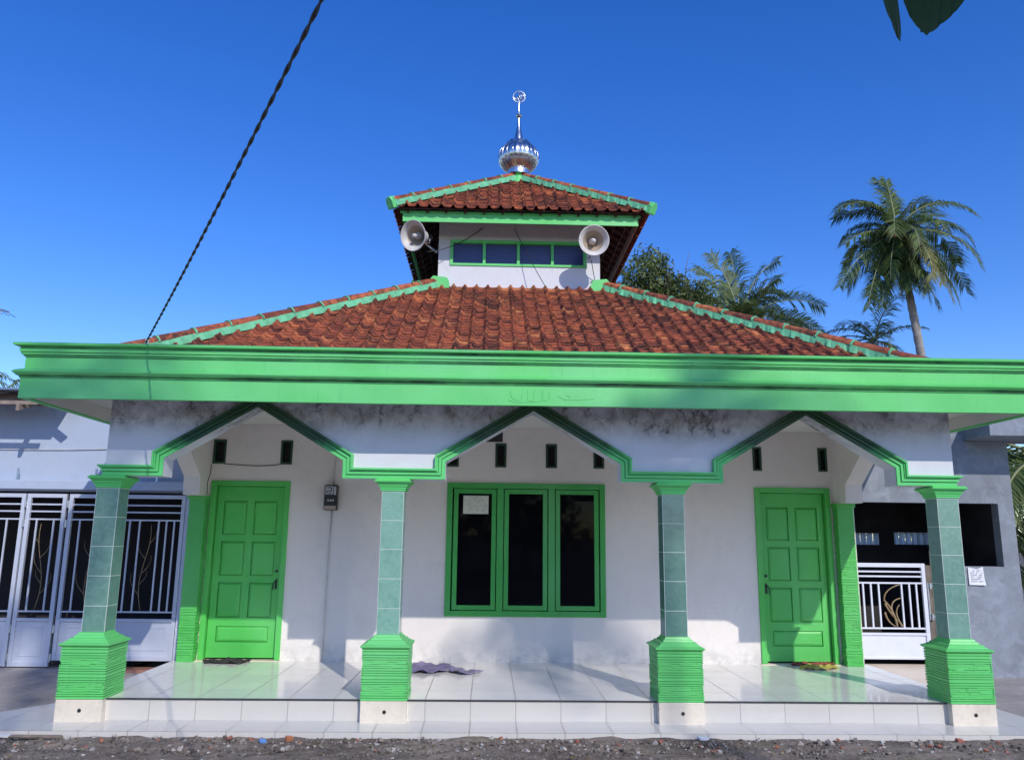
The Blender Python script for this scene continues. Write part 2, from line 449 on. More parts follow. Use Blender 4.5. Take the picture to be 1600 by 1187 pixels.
M['gate_white'] = simple('white_gate_enamel', (.68, .70, .78), .4, .06, 3, .1, 50)
M['gold'] = simple('gold_painted_scroll', (.30, .21, .11), .4, .2, 20, .1, 50)
M['paper'] = simple('paper_sheet', (.74, .74, .76), .8, .05, 20)
M['sheet'] = simple('faded_notice', (.62, .63, .52), .6, .12, 30)
M['ink'] = simple('faded_print', (.30, .32, .36), .8, .1)
M['ink2'] = simple('faded_green_print', (.30, .33, .24), .8, .1)
M['meter_black'] = simple('black_meter_case', (.025, .022, .02), .35, .2)
M['meter_white'] = simple('meter_window', (.50, .50, .50), .2, .1)
M['meter_label'] = simple('meter_rating_label', (.42, .33, .26), .5, .1)
M['mat_dark'] = simple('dark_doormat', (.035, .03, .03), .95, .5, 40, .8, 80)
M['mat_edge'] = simple('doormat_binding', (.42, .36, .30), .9, .2)
M['cloth'] = simple('lilac_cloth', (.22, .19, .31), .9, .15, 8, .3, 50)
M['rag_y'] = simple('yellow_rag', (.52, .46, .10), .9, .3, 20, .5, 60)
M['rag_r'] = simple('rust_red_rag', (.30, .08, .05), .9, .3, 20, .5, 60)
def leafmat(name, c1, c2, rough=.45, trans=.25):
    t = NT(name)
    at = t.node("ShaderNodeAttribute"); at.attribute_name = "rnd"
    c = t.mix(at.outputs['Fac'], c1, c2)
    c = t.mix(t.math('MULTIPLY', t.ramp(t.noise(2.2, 4), [(.4, 0.0), (.7, 1.0)]), .35), c, tuple(k*.6 for k in c1))
    t.done(c, rough, None, spec=.3)
    tr = t.node("ShaderNodeBsdfTranslucent"); t.link(t.mix(.5, c, tuple(min(1, k*1.5) for k in c2)), tr.inputs[0])
    mx = t.node("ShaderNodeMixShader"); mx.inputs[0].default_value = trans
    t.link(t.b.outputs[0], mx.inputs[1]); t.link(tr.outputs[0], mx.inputs[2])
    t.link(mx.outputs[0], t.n["Material Output"].inputs[0])
    return t.m
M['palm'] = leafmat('palm_leaflet', (.028, .058, .015), (.17, .23, .065), .5, .25)
M['palm_yellow'] = leafmat('yellowing_palm_leaflet', (.16, .17, .05), (.30, .28, .10))
M['palm_dead'] = leafmat('dead_palm_leaflet', (.07, .05, .035), (.16, .11, .08), .7, .1)
M['mango'] = leafmat('broad_leaf', (.04, .07, .022), (.22, .27, .09))
M['banana'] = leafmat('banana_blade', (.03, .075, .02), (.05, .12, .03), .35, .05)
M['rachis'] = simple('palm_rib', (.24, .26, .12), .5, .2)
M['bark'] = simple('palm_bark', (.30, .27, .24), .9, .25, 5, .6, 20, dist=.02)
M['bark_b'] = simple('tree_bark', (.17, .14, .11), .9, .25, 5, .6, 20, dist=.02)
M['coconut'] = simple('coconut_husk', (.42, .24, .08), .5, .2)
M['alum'] = simple('aluminium_tube', (.45, .45, .47), .35, .1, metal=1.0)
M['wall_back'] = simple('plastered_side_wall', (.55, .54, .52), .85, .15)

def ground_mat():
    t = NT('gravelly_soil')
    a = t.noise(.8, 6, .6); b = t.noise(9, 9, .75); v = t.node("ShaderNodeTexVoronoi"); v.inputs['Scale'].default_value = 26
    t.link(t.pos(), v.inputs['Vector'])
    c = t.mix(t.ramp(a, [(.35, 0.0), (.65, 1.0)]), (.15, .118, .095), (.33, .27, .22))
    c = t.mix(t.math('MULTIPLY', t.ramp(b, [(.45, 0.0), (.65, 1.0)]), .7), c, (.045, .042, .042))
    st = t.math('LESS_THAN', v.outputs['Distance'], .28)
    rc = t.math('GREATER_THAN', t.sep(v.outputs['Color'])[0], .62)
    c = t.mix(t.math('MULTIPLY', t.math('MULTIPLY', st, rc), .8), c, (.30, .28, .27))
    moss = t.ramp(t.noise(1.6, 6, .7), [(.58, 0.0), (.66, 1.0)])
    c = t.mix(t.math('MULTIPLY', moss, .4), c, (.07, .085, .025))
    nb = t.bump(b, .8, .03); nb = t.bump(t.noise(60, 5, .7), .8, .008, nb)
    return t.done(c, .95, nb, spec=.2)
M['ground'] = ground_mat()
def stone_mat():
    t = NT('broken_stone')
    at = t.node("ShaderNodeAttribute"); at.attribute_name = "rnd"
    c = t.ramp(at.outputs['Fac'], [(0.0, (.07, .056, .047)), (.45, (.18, .148, .12)), (.75, (.31, .27, .235)), (.93, (.50, .48, .45)), (.95, (.62, .62, .62)), (.96, (.35, .12, .08)), (1.0, (.42, .17, .11))])
    c = t.mix(t.math('MULTIPLY', t.ramp(t.noise(30, 6, .7), [(.45, 0.0), (.7, 1.0)]), .5), c, (.10, .09, .08))
    return t.done(c, .9, t.bump(t.noise(60, 5, .7), .5, .006), spec=.2)
M['stone'] = stone_mat()

# ------------------------------------------------------------------ setting
g = MB(); g.add([(-1500,-1500,-.075),(1500,-1500,-.075),(1500,1500,-.075),(-1500,1500,-.075)], [(0,1,2,3)])
tag(g.build('ground', M['ground']), kind='structure')
# uneven near ground
g = MB(); nx, ny = 260, 60
rs = np.random.RandomState(3)
hh = rs.rand(ny+1, nx+1)
for _ in range(3): hh = (hh + np.roll(hh, 1, 0) + np.roll(hh, -1, 0) + np.roll(hh, 1, 1) + np.roll(hh, -1, 1))/5
hh = (hh-.5)*.10 + (rs.rand(ny+1, nx+1)-.5)*.012
vs_, fs_ = [], []
for j in range(ny+1):
    for i in range(nx+1):
        x = -5+i*20/nx; y = -2.45+j*2.15/ny
        e = min(1, j/6)
        vs_.append((x, y, -.050+hh[j, i]*e - .02*(1-e)))
for j in range(ny):
    for i in range(nx):
        a = j*(nx+1)+i; fs_.append((a, a+1, a+nx+2, a+nx+1))
g.add(vs_, fs_); tag(g.build('gravel_strip', M['ground'], smooth=True), kind='structure')
g = MB(); g.prism([(-14,-.30),(-.3,-.30),(-.3,1.25),(-14,1.25)], -.05, -.006, 'z'); tag(g.build('driveway', M['drive']), kind='structure')
g = MB(); g.prism([(9.4,-.30),(24,-.30),(24,3.2),(9.4,3.2)], -.05, -.006, 'z'); tag(g.build('side_lane', M['drive']), kind='structure')
g = MB(); g.prism([(-400,-9.5),(400,-9.5),(400,-2.3),(-400,-2.3)], -.2, -.030, 'z'); tag(g.build('road', M['road']), kind='structure')  # unseen pale road, added to bounce sunlight up into the porch shade
g = MB(); g.prism([(-1.51,-.365),(9.86,-.365),(9.74,.95),(8.9,.95),(8.9,.12),(-.02,.12),(-.02,1.2),(-.46,1.2)], -.07, 0, 'z')
tag(g.build('pavement', M['pave'], bevel=.004), kind='structure')
g = MB(); g.prism([(9.12,.95),(9.75,.95),(10.35,2.9),(9.12,2.9)], -.05, .003, 'z')
g.add([(9.12,1.3,.003),(9.9,1.3,.003),(10.35,2.9,.17),(9.12,2.9,.17)], [(0,1,2,3)])
tag(g.build('gate_walkway', M['cream']), kind='structure')

# ------------------------------------------------------------------ mosque
mosque = empty('mosque', (4.5, 3, 0), 'white mosque with green trim, four porch columns and a two-tier red tiled roof', 'mosque')
YW = 2.548
# floor slab
m = MB(); m.box(-.05, 9.12, .105, 2.56, -.02, .207)
m.build('porch_floor', M['floor'], mosque)
m = MB(); m.box(-.056, 9.126, .090, .104, .001, .192); m.build('step_riser', M['riser'], mosque)
m = MB(); m.box(-.058, 9.128, .082, .1045, .1925, .2075); m.build('step_nosing', M['dotted'], mosque)
# front wall
vents = [(.238,.412),(1.155,1.315),(3.44,3.60),(4.10,4.255),(4.80,4.955),(5.462,5.61),(7.69,7.815),(8.61,8.74)]
VZ = (2.768, 3.10)
holes = [(.30,1.27,.207,2.50),(7.73,8.70,.207,2.50),(3.50,5.57,.84,2.50)]
holes += [(a, b, VZ[0], VZ[1]) for a, b in vents]
m = MB(); wall_holes(m, -.02, 9.07, .15, 3.31, holes, YW, YW+.15)
m.build('front_wall', M['wall'], mosque)
m = MB(); m.box(-.02, .13, YW+.15, 10.3, 0, 3.31); m.build('side_wall', M['wall'], mosque)
m = MB(); m.box(8.92, 9.07, YW+.15, 10.3, 0, 3.31); m.build('side_wall', M['wall'], mosque)
m = MB(); m.box(-.02, 9.07, 10.3, 10.45, 0, 3.31); m.build('back_wall', M['wall'], mosque)
m = MB(); m.box(.14, 8.91, YW+.9, YW+.95, .2, 3.31); m.build('inner_partition', M['dark_room'], mosque)
for a, b in vents:
    f = MB(); t_ = .028; z0, z1 = VZ
    y0, y1 = YW-.008, YW+.10
    f.box(a, a+t_, y0, y1, z0, z1); f.box(b-t_, b, y0, y1, z0, z1)
    f.box(a+t_, b-t_, y0, y1, z0, z0+t_); f.box(a+t_, b-t_, y0, y1, z1-t_, z1)
    o = f.build('vent_frame', M['green_dark'], mosque)
    p = MB(); p.box(a+t_, b-t_, YW+.09, YW+.13, z0+t_, z1-t_); p.build('vent_pane', M['dark_room'], o)
# broken vent header next to the centre pair
m = MB(); m.prism([(3.93,3.12),(4.20,3.12),(4.20,3.30),(4.10,3.30)], YW-.004, YW+.01); m.build('wall_gap', M['dark_void'], mosque)

def door(xa, xb, zt, handle_side, lean=0.0):
    """frame outer xa..xb"""
    z0 = .215; t_ = .072
    fr = MB()
    fr.box(xa, xa+t_, YW-.025, YW+.12, z0, zt); fr.box(xb-t_, xb, YW-.025, YW+.12, z0, zt)
    fr.box(xa+t_, xb-t_, YW-.025, YW+.12, zt-t_, zt)
    d = fr.build('door_frame', M['green_door'], mosque, bevel=.006)
    la, lb = xa+t_+.008, xb-t_-.008; yb = YW+.055; zt2 = zt-t_-.006; W = lb-la; H = zt2-z0
    lf = MB()
    cols = [(la+.10*W, la+.445*W), (la+.555*W, la+.90*W)]
    rows = [(.715, .915), (.475, .675), (.235, .435)]
    pans = [(a, b, z0+c*H, z0+e*H) for (a, b) in cols for (c, e) in rows]+[(la+.12*W, la+.88*W, z0+.095*H, z0+.185*H)]
    wall_holes(lf, la, lb, z0+.02, zt2, pans, yb, yb+.03)
    lf.box(la+.01, lb-.01, yb+.031, yb+.04, z0+.03, zt2-.01)
    for (a, b, c, e) in pans: _panel(lf, a, b, c, e, yb)
    leaf = lf.build('door_leaf', M['green_door'], d, bevel=.003)
    th = MB(); th.box(xa-.02, xb+.02, YW-.06, YW+.10, .2072, .2145); th.build('door_sill', M['cream'], d)
    hd = MB(); hx = la+.045 if handle_side < 0 else lb-.045
    hz = z0+.43*H
    hd.box(hx-.013, hx+.013, yb-.006, yb, hz-.07, hz+.06)
    hd.tube([(hx, yb-.01, hz+.04), (hx, yb-.045, hz+.04), (hx+.02*-handle_side*1.0, yb-.055, hz+.01), (hx+.03*-handle_side, yb-.045, hz-.075)], .008)
    lk = MB(); lk.box(hx-.018, hx+.018, yb-.018, yb, hz+.15, hz+.180); lk.build('door_lock', M['black'], d)
    hd.build('door_handle', M['black'], d, smooth=False)
    return d
def _panel(mb, a, b, c, e, yb):
    # fielded panel floating in its opening with an open groove round it
    g = .009; k = .034
    A = [(a+g,yb+.012,c+g),(b-g,yb+.012,c+g),(b-g,yb+.012,e-g),(a+g,yb+.012,e-g),
         (a+k,yb-.002,c+k),(b-k,yb-.002,c+k),(b-k,yb-.002,e-k),(a+k,yb-.002,e-k),
         (a+g,yb+.029,c+g),(b-g,yb+.029,c+g),(b-g,yb+.029,e-g),(a+g,yb+.029,e-g)]
    mb.add(A, [(0,1,5,4),(1,2,6,5),(2,3,7,6),(3,0,4,7),(4,5,6,7),(8,9,1,0),(9,10,2,1),(10,11,3,2),(11,8,0,3)])
d1 = door(.253, 1.317, 2.54, 1)
d2 = door(7.687, 8.74, 2.54, -1)

# window
wf = MB(); xa, xb, za, zb = 3.452, 5.614, .787, 2.552; t_ = .075
y0, y1 = YW-.03, YW+.12
wf.box(xa, xa+t_, y0, y1, za, zb); wf.box(xb-t_, xb, y0, y1, za, zb)
wf.box(xa+t_, xb-t_, y0, y1, za, za+t_); wf.box(xa+t_, xb-t_, y0, y1, zb-t_, zb)
sash = [(3.545, 4.125), (4.235, 4.825), (4.935, 5.525)]
for a, b in ((4.135, 4.225), (4.835, 4.925)): wf.box(a, b, y0, y1, za+t_, zb-t_)
wfo = wf.build('window_frame', M['green_window'], mosque, bevel=.006)
for a, b in sash:
    s_ = MB(); c, e = za+t_+.008, zb-t_-.008; q = .062; ya, yb = YW-.018, YW+.03
    s_.box(a, a+q, ya, yb, c, e); s_.box(b-q, b, ya, yb, c, e); s_.box(a+q, b-q, ya, yb, c, c+q); s_.box(a+q, b-q, ya, yb, e-q, e)
    s_.build('window_sash', M['green_window'], wfo, bevel=.004)
    p_ = MB(); p_.box(a+q-.005, b-q+.005, YW+.005, YW+.012, c+q-.005, e-q+.005); p_.build('window_pane', M['pane'], wfo)

# textured masonry block (rows of plain strips and broken courses)
def textured_faces(mb, x0, x1, yf, z0, z1, normal, seed, rows):
    """strips laid on a vertical face. normal 'y-' face at y=yf spanning x; 'x+','x-' face at x=yf spanning y (x0..x1)"""
    rnd = random.Random(seed); tot = sum(r[0] for r in rows); z = z1
    def put(a, b, c, d, h):
        if normal == 'y-': mb.box(a, b, yf-h, yf+.002, c, d)
        elif normal == 'x+': mb.box(yf-.002, yf+h, a, b, c, d)
        else: mb.box(yf-h, yf+.002, a, b, c, d)
    for hgt, kind in rows:
        dz = hgt/tot*(z1-z0); zt_ = z; zb_ = z-dz; z = zb_
        if kind == 'p': put(x0, x1, zb_+.004, zt_-.004, .013)
        else:
            n = max(1, int(round(dz/.021))); e = dz/n
            for k in range(n):
                x = x0 - rnd.random()*.05
                while x < x1:
                    w = .06+rnd.random()*.09; a, b = max(x, x0), min(x+w, x1)
                    if b-a > .006:
                        o1 = rnd.uniform(-.004, .004)
                        put(a, b, zt_-(k+1)*e+.002+o1, zt_-k*e-.0035+o1, rnd.choice((.005, .009, .012)))
                    x += w
BROWS = [(.8,'p'),(1.1,'p'),(.8,'p'),(.7,'p'),(2.6,'b'),(.8,'p'),(.7,'p'),(.8,'p'),(1.2,'p'),(.8,'p'),(.7,'p'),(2.8,'b'),(.7,'p'),(.7,'p'),(.9,'p')]

def frustum(mb, cx, cy, hw0, hd0, z0, hw1, hd1, z1):
    A = [(cx-hw0,cy-hd0,z0),(cx+hw0,cy-hd0,z0),(cx+hw0,cy+hd0,z0),(cx-hw0,cy+hd0,z0),(cx-hw1,cy-hd1,z1),(cx+hw1,cy-hd1,z1),(cx+hw1,cy+hd1,z1),(cx-hw1,cy+hd1,z1)]
    mb.add(A, [(0,3,2,1),(4,5,6,7),(0,1,5,4),(1,2,6,5),(2,3,7,6),(3,0,4,7)])
def stack(mb, cx, cy, prof):
    """prof list of (halfsize, z): one closed stepped square solid"""
    vs = []; n = len(prof)
    for h, z in prof: vs += [(cx-h,cy-h,z),(cx+h,cy-h,z),(cx+h,cy+h,z),(cx-h,cy+h,z)]
    fs = [(3,2,1,0), tuple(4*(n-1)+k for k in range(4))]
    for i in range(n-1):
        for k in range(4): fs.append((4*i+k, 4*i+(k+1) % 4, 4*i+4+(k+1) % 4, 4*i+4+k))
    mb.add(vs, fs)
# column: shaft is the part, base / plinth / capital are sub-parts
SY = .2475   # shaft centre y ; shaft .13-.365
cyb = .225   # base centre
root_y = 0.0
def make_column(sd=11, ci=0):
    s_ = MB(); s_.box(-.1175, .1175, SY-.1175, SY+.1175, .80, 2.32)
    sh = s_.build('column_shaft', M['shaft'][ci], mosque)
    sh.parent = None
    # rebuild local coordinates about the column's own base
    me = sh.data
    mo = wloc(mosque)
    for v in me.vertices: v.co += mo
    sh.parent = mosque; sh.location = Vector((0, 0, 0)) - mo
    b_ = MB(); b_.box(-.222, .222, .012, .438, .2072, .71)
    textured_faces(b_, -.226, .226, .013, .208, .705, 'y-', sd, BROWS)
    textured_faces(b_, .001, .449, .2215, .208, .705, 'x+', sd+100, BROWS)
    textured_faces(b_, .001, .449, -.2215, .208, .705, 'x-', sd+200, BROWS)
    stack(b_, 0, cyb, [(.228,.705),(.252,.722),(.253,.735),(.212,.752),(.205,.762),(.188,.766),(.186,.782),(.160,.786),(.150,.806),(.136,.810),(.128,.830),(.117,.834)])
    b_.build('column_base', M['green_base'], sh)
    p_ = MB(); p_.box(-.229, .229, 0, .45, -.01, .2068); pl = p_.build('column_plinth', M['plinth'], sh, bevel=.003)
    h_ = MB(); h_.lathe([(.0, 0), (.0145, 0), (.0185, .001), (.0185, .004)], (.012, -.0005, .105), (0, -1, 0), 16)
    h_.build('drain_hole', M['black'], sh)
    c_ = MB()
    stack(c_, 0, SY, [(.119,2.296),(.130,2.300),(.130,2.318),(.138,2.322),(.140,2.340),(.150,2.345),(.156,2.362),(.176,2.384),(.192,2.392),(.194,2.404),(.170,2.4235)])
    c_.build('column_capital', M['green'], sh)
    return sh
mo = wloc(mosque)
for i in range(4):
    c = make_column(11+7*i, i)
    c.location = Vector((3.0*i, 0, 0)) - mo
    if i == 2: c['label'] = 'porch column with tree shade put into its tile colour, beside the centre window'

# front beam with three arches
AP = [(.56, 2.455, 1.51), (3.55, 5.44, 4.495), (6.548, 8.448, 7.495)]
ZB, ZK, ZA = 2.424, 2.615, 3.178
YB0, YB1 = .12, .375
bp_ = [(-.05, 3.31), (-.05, ZB)]
for a, b, c in AP: bp_ += [(a, ZB), (a, ZK), (c, ZA), (b, ZK), (b, ZB)]
bp_ += [(9.09, ZB), (9.09, 3.31)]
m = MB()
# triangulated by hand-made pieces: piers between the openings
pcs = []
edges = [-.05] + [v for a, b, c in AP for v in (a, b)] + [9.09]
def slab(mb, poly): mb.prism(poly[::-1], YB0, YB1)
tops = 3.31
mbv = MB()
import bmesh
bm = bmesh.new()
fv = [bm.verts.new((x, YB0, z)) for x, z in bp_]
f = bm.faces.new(fv)
ext = bmesh.ops.extrude_face_region(bm, geom=[f])
for v in [e for e in ext['geom'] if isinstance(e, bmesh.types.BMVert)]: v.co.y = YB1
bmesh.ops.triangulate(bm, faces=[q for q in bm.faces if len(q.verts) > 4])
bmesh.ops.recalc_face_normals(bm, faces=bm.faces)
mo = wloc(mosque)
for v in bm.verts: v.co -= mo
me = bpy.data.meshes.new('porch_beam'); bm.to_mesh(me); bm.free(); me.materials.append(M['beam_white'])
beam = bpy.data.objects.new('porch_beam', me); COL.objects.link(beam); beam.parent = mosque

# moulding following the arches
def offset_path(path, d):
    """offset an open polyline (x,z) to its left by d"""
    out = []
    for i, p in enumerate(path):
        p = Vector(p)
        def nrm(a, b):
            t = (Vector(b)-Vector(a)).normalized(); return Vector((-t.y, t.x))
        if i == 0: n = nrm(path[0], path[1]); out.append(p+n*d); continue
        if i == len(path)-1: n = nrm(path[-2], path[-1]); out.append(p+n*d); continue
        n1 = nrm(path[i-1], p); n2 = nrm(p, path[i+1]); b = (n1+n2).normalized()
        out.append(p + b*(d/max(.3, b.dot(n1))))
    return out
path = []
for a, b, c in AP: path += [(a, ZB), (a, ZK), (c, ZA), (b, ZK), (b, ZB)]
path = [(-.06, ZB)] + path + [(9.10, ZB)]
bands = [(0.0, .040, .018), (.044, .072, .034), (.076, .090, .044), (.090, .112, .062)]
mo_ = MB()
for d0, d1_, pr in bands:
    pa, pb = offset_path(path, d0), offset_path(path, d1_)
    n = len(path); ex = pr
    pa[0] = Vector((-.05-ex, pa[0].y)); pb[0] = Vector((-.05-ex, pb[0].y))
    pa[-1] = Vector((9.09+ex, pa[-1].y)); pb[-1] = Vector((9.09+ex, pb[-1].y))
    vs_ = []
    for q in range(n):
        vs_ += [(pa[q].x, YB0-pr, pa[q].y), (pb[q].x, YB0-pr, pb[q].y), (pa[q].x, YB0-.001, pa[q].y), (pb[q].x, YB0-.001, pb[q].y)]
    fs_ = []
    for q in range(n-1):
        A, B = 4*q, 4*q+4
        fs_ += [(A, B, B+1, A+1), (A+2, A, B, B+2)[::-1], (A+1, B+1, B+3, A+3)]
    fs_ += [(0,1,3,2), (4*n-4,4*n-2,4*n-1,4*n-3)]
    mo_.add(vs_, fs_)
# end returns on the left and right beam ends
for xe, sgn in ((-.05, -1), (9.09, 1)):
    for d0, d1_, pr in bands:
        x0, x1 = (xe-pr, xe-.001) if sgn < 0 else (xe+.001, xe+pr)
        mo_.box(x0, x1, YB0-.0009, YB1, ZB+d0, ZB+d1_)
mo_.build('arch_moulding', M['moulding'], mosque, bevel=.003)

# side beams with haunches
def side_beam(x0, x1):
    YE = 2.547; s0 = .376
    prof = [(s0,3.31),(s0,2.50),(.72,2.50),(.74,2.62),(1.26,3.20),(1.71,2.86),(2.14,2.565),(2.16,2.325),(YE,2.325),(YE,3.31)]
    bm = bmesh.new(); fv = [bm.verts.new((x0, y, z)) for y, z in prof]; f = bm.faces.new(fv)
    ext = bmesh.ops.extrude_face_region(bm, geom=[f])
    for v in [e for e in ext['geom'] if isinstance(e, bmesh.types.BMVert)]: v.co.x = x1
    bmesh.ops.triangulate(bm, faces=[q for q in bm.faces if len(q.verts) > 4])
    bmesh.ops.recalc_face_normals(bm, faces=bm.faces)
    for v in bm.verts: v.co -= wloc(mosque)
    me = bpy.data.meshes.new('side_beam'); bm.to_mesh(me); bm.free(); me.materials.append(M['wall'])
    o = bpy.data.objects.new('side_beam', me); COL.objects.link(o); o.parent = mosque
side_beam(.02, .235); side_beam(8.79, 9.02)
# textured pilasters
PR = []
for k in range(9): PR += [(1.0,'p'),(.8,'p'),(.9,'p'),(3.2,'b')]
def pilaster(x0, x1, seed, outer):
    p_ = MB(); p_.box(x0+.004, x1-.004, 2.40, 2.546, .2072, 2.322)
    textured_faces(p_, x0, x1, 2.401, .2075, 2.27, 'y-', seed, PR)
    textured_faces(p_, 2.39, 2.546, (x1-.004) if outer < 0 else (x0+.004), .2075, 2.27, 'x+' if outer < 0 else 'x-', seed+1, PR)
    p_.box(x0-.022, x1+.022, 2.37, 2.546, 2.275, 2.3245)
    p_.build('pilaster', M['green_door'], mosque)
pilaster(.030, .236, 21, -1); pilaster(8.775, 8.99, 31, 1)

# roof slab, soffit lip, cornice
CX, CY = 4.47, 5.335
XL, XR, YF, YBK = -.72, 9.72, -.45, 11.1
m = MB(); m.box(XL+.07, XR-.07, YF+.07, YBK-.07, 3.312, 3.43); m.build('soffit', M['soffit'], mosque)
# lip inner face (bare plaster), thin shell just inside the cornice
def ring(prof, name, mat, parent, bevel=0, closed=True):
    """sweep a profile (outward offset, z) around the rectangle XL..XR, YF..YBK"""
    mb = MB(); n = len(prof); vs_ = []
    cs = [(-1,-1),(1,-1),(1,1),(-1,1)]; SG = 40; NS = 0
    for ci in range(4):
        (sx, sy), (tx_, ty_) = cs[ci], cs[(ci+1) % 4]
        for q in range(SG):
            t_ = q/SG; NS += 1
            w1_ = 0 if q == 0 else .0009*math.sin(q*1.7+ci)+.0015*math.sin(q*.33)
            for o_, z in prof:
                x0_ = (XL-o_) if sx < 0 else (XR+o_); y0_ = (YF-o_) if sy < 0 else (YBK+o_)
                x1_ = (XL-o_) if tx_ < 0 else (XR+o_); y1_ = (YF-o_) if ty_ < 0 else (YBK+o_)
                vs_.append((x0_+(x1_-x0_)*t_, y0_+(y1_-y0_)*t_, z+w1_*(1 if closed else 0)))
    fs_ = []
    for c in range(NS):
        d = (c+1) % NS
        for k in range(n if closed else n-1):
            k2 = (k+1) % n
            fs_.append((c*n+k, d*n+k, d*n+k2, c*n+k2))
    mb.add(vs_, fs_)
    return mb.build(name, mat, parent, bevel=bevel)
cprof = [(0,3.147),(0,3.352),(.012,3.354),(.012,3.366),(.004,3.370),(.030,3.374),(.036,3.382),(.058,3.402),(.062,3.412),(.040,3.430),(.0,3.446),(-.018,3.452),
         (-.018,3.570),(-.004,3.574),(-.004,3.586),(.012,3.590),(.016,3.612),(.026,3.616),(.030,3.650),(.020,3.656),(.022,3.668),(.074,3.678),(.078,3.700),(.04,3.712),(-.10,3.712),(-.10,3.43),(-.069,3.43),(-.069,3.20),(-.055,3.147)]
cor = ring(cprof, 'cornice', M['cornice'], mosque)
sw = MB(); ys = YF-.0012
for pts in ([(4.22,3.30),(4.23,3.24),(4.27,3.20),(4.33,3.20),(4.34,3.26)], [(4.40,3.31),(4.40,3.20),(4.46,3.19),(4.47,3.30)], [(4.55,3.31),(4.56,3.21)], [(4.20,3.20),(4.28,3.175),(4.42,3.18),(4.60,3.20)], [(4.62,3.29),(4.62,3.21)], [(4.70,3.25),(4.78,3.21),(4.92,3.21),(5.08,3.225)], [(4.80,3.26),(4.84,3.235)]):
    sw.tube([(x, ys, z) for x, z in pts], .0018, 5)
sw.build('scratched_writing', simple('scratched_paint', (.075, .44, .12), .6), cor)
ring([(-.0705,3.311),(-.0725,3.311),(-.0725,3.162),(-.0705,3.162)], 'cornice_inner_face', M['soffit'], mosque)

# ------------------------------------------------------------------ tiled roofs
def tile_slope(mb, r_eave, z_eave, r_top, z_top, side, tw, tl, seed, cx=CX, cy=CY, thick=.018, orange_top=0):
    """clay tiles on one side of a square hipped roof. plan 'radius' r from centre; side 0=front,1=right,2=back,3=left"""
    rnd = random.Random(seed)
    run = r_eave-r_top; rise = z_top-z_eave; L = math.hypot(run, rise)
    ur, uz = run/L, rise/L             # up-slope: r decreases by ur, z rises by uz
    nr, nz = uz, ur                    # outward normal in (r,z)
    rows = int(math.ceil(L/tl))
    # S profile across tile (t 0..1 -> height)
    prof = [(0,.006),(.05,.014),(.12,.040),(.19,.053),(.26,.050),(.34,.022),(.40,.003),(.55,-.003),(.85,-.002),(1.0,.006)]
    k = tw/.2
    def W(s, r, z):
        if side == 0: return (cx+s, cy-r, z)
        if side == 1: return (cx+r, cy+s, z)
        if side == 2: return (cx-s, cy+r, z)
        return (cx-r, cy-s, z)
    for j in range(rows):
        d0 = j*tl; d1 = min((j+1)*tl+.025, L)
        if d0 >= L: break
        r0 = r_eave-ur*d0
        nc = int(math.ceil(2*r0/tw))+2
        shift = (.5*tw if False else 0)
        for c in range(-nc//2-1, nc//2+2):
            s0 = c*tw+shift
            if s0 > r0+.02 or s0+tw < -r0-.02: continue
            jx = rnd.uniform(-.006, .006); jz = rnd.uniform(-.004, .006); tilt = rnd.uniform(-.006, .006)
            a = min(1, max(0, rnd.gauss(.48, .23)))
            if orange_top and j >= rows-orange_top: a = min(1, a+.3)
            base = len(mb.v); vs_ = []; fs_ = []
            n = len(prof)
            for e, (d, lift) in enumerate(((d0, .020), (d1, .001))):
                for t, h in prof:
                    s = s0+jx+t*tw
                    hh_ = (h*k+lift*k+jz+tilt*(t-.5))
                    r = r_eave-ur*d+nr*hh_; z = z_eave+uz*d+nz*hh_
                    lim = r_eave-ur*d+.015
                    s = max(-lim, min(lim, s))
                    vs_.append(W(s, r, z))
            # front lip (underside edge)
            for t, h in prof:
                s = s0+jx+t*tw; hh_ = (h*k+.020*k-thick*k*1.0+jz+tilt*(t-.5))
                r = r_eave-ur*(d0)+nr*hh_; z = z_eave+uz*(d0)+nz*hh_
                lim = r_eave-ur*d0+.015; s = max(-lim, min(lim, s)); vs_.append(W(s, r, z))
            for q in range(n-1):
                fs_.append((q, q+1, n+q+1, n+q)); fs_.append((2*n+q, 2*n+q+1, q+1, q))
            mb.add(vs_, fs_, a)

def pyramid_deck(mb, r0, z0, r1, z1, cx=CX, cy=CY, th=.02):
    """thin deck under the tiles"""
    def rg(r, z): return [(cx-r,cy-r,z),(cx+r,cy-r,z),(cx+r,cy+r,z),(cx-r,cy+r,z)]
    A = rg(r0, z0)+rg(r1, z1)+rg(r0, z0-th)+rg(r1, z1-th)
    fs = []
    for k in range(4):
        l = (k+1) % 4
        fs += [(k, l, 4+l, 4+k), (8+l, 8+k, 12+k, 12+l), (k, 8+k, 8+l, l), (4+k, 4+l, 12+l, 12+k)]
    mb.add(A, fs)

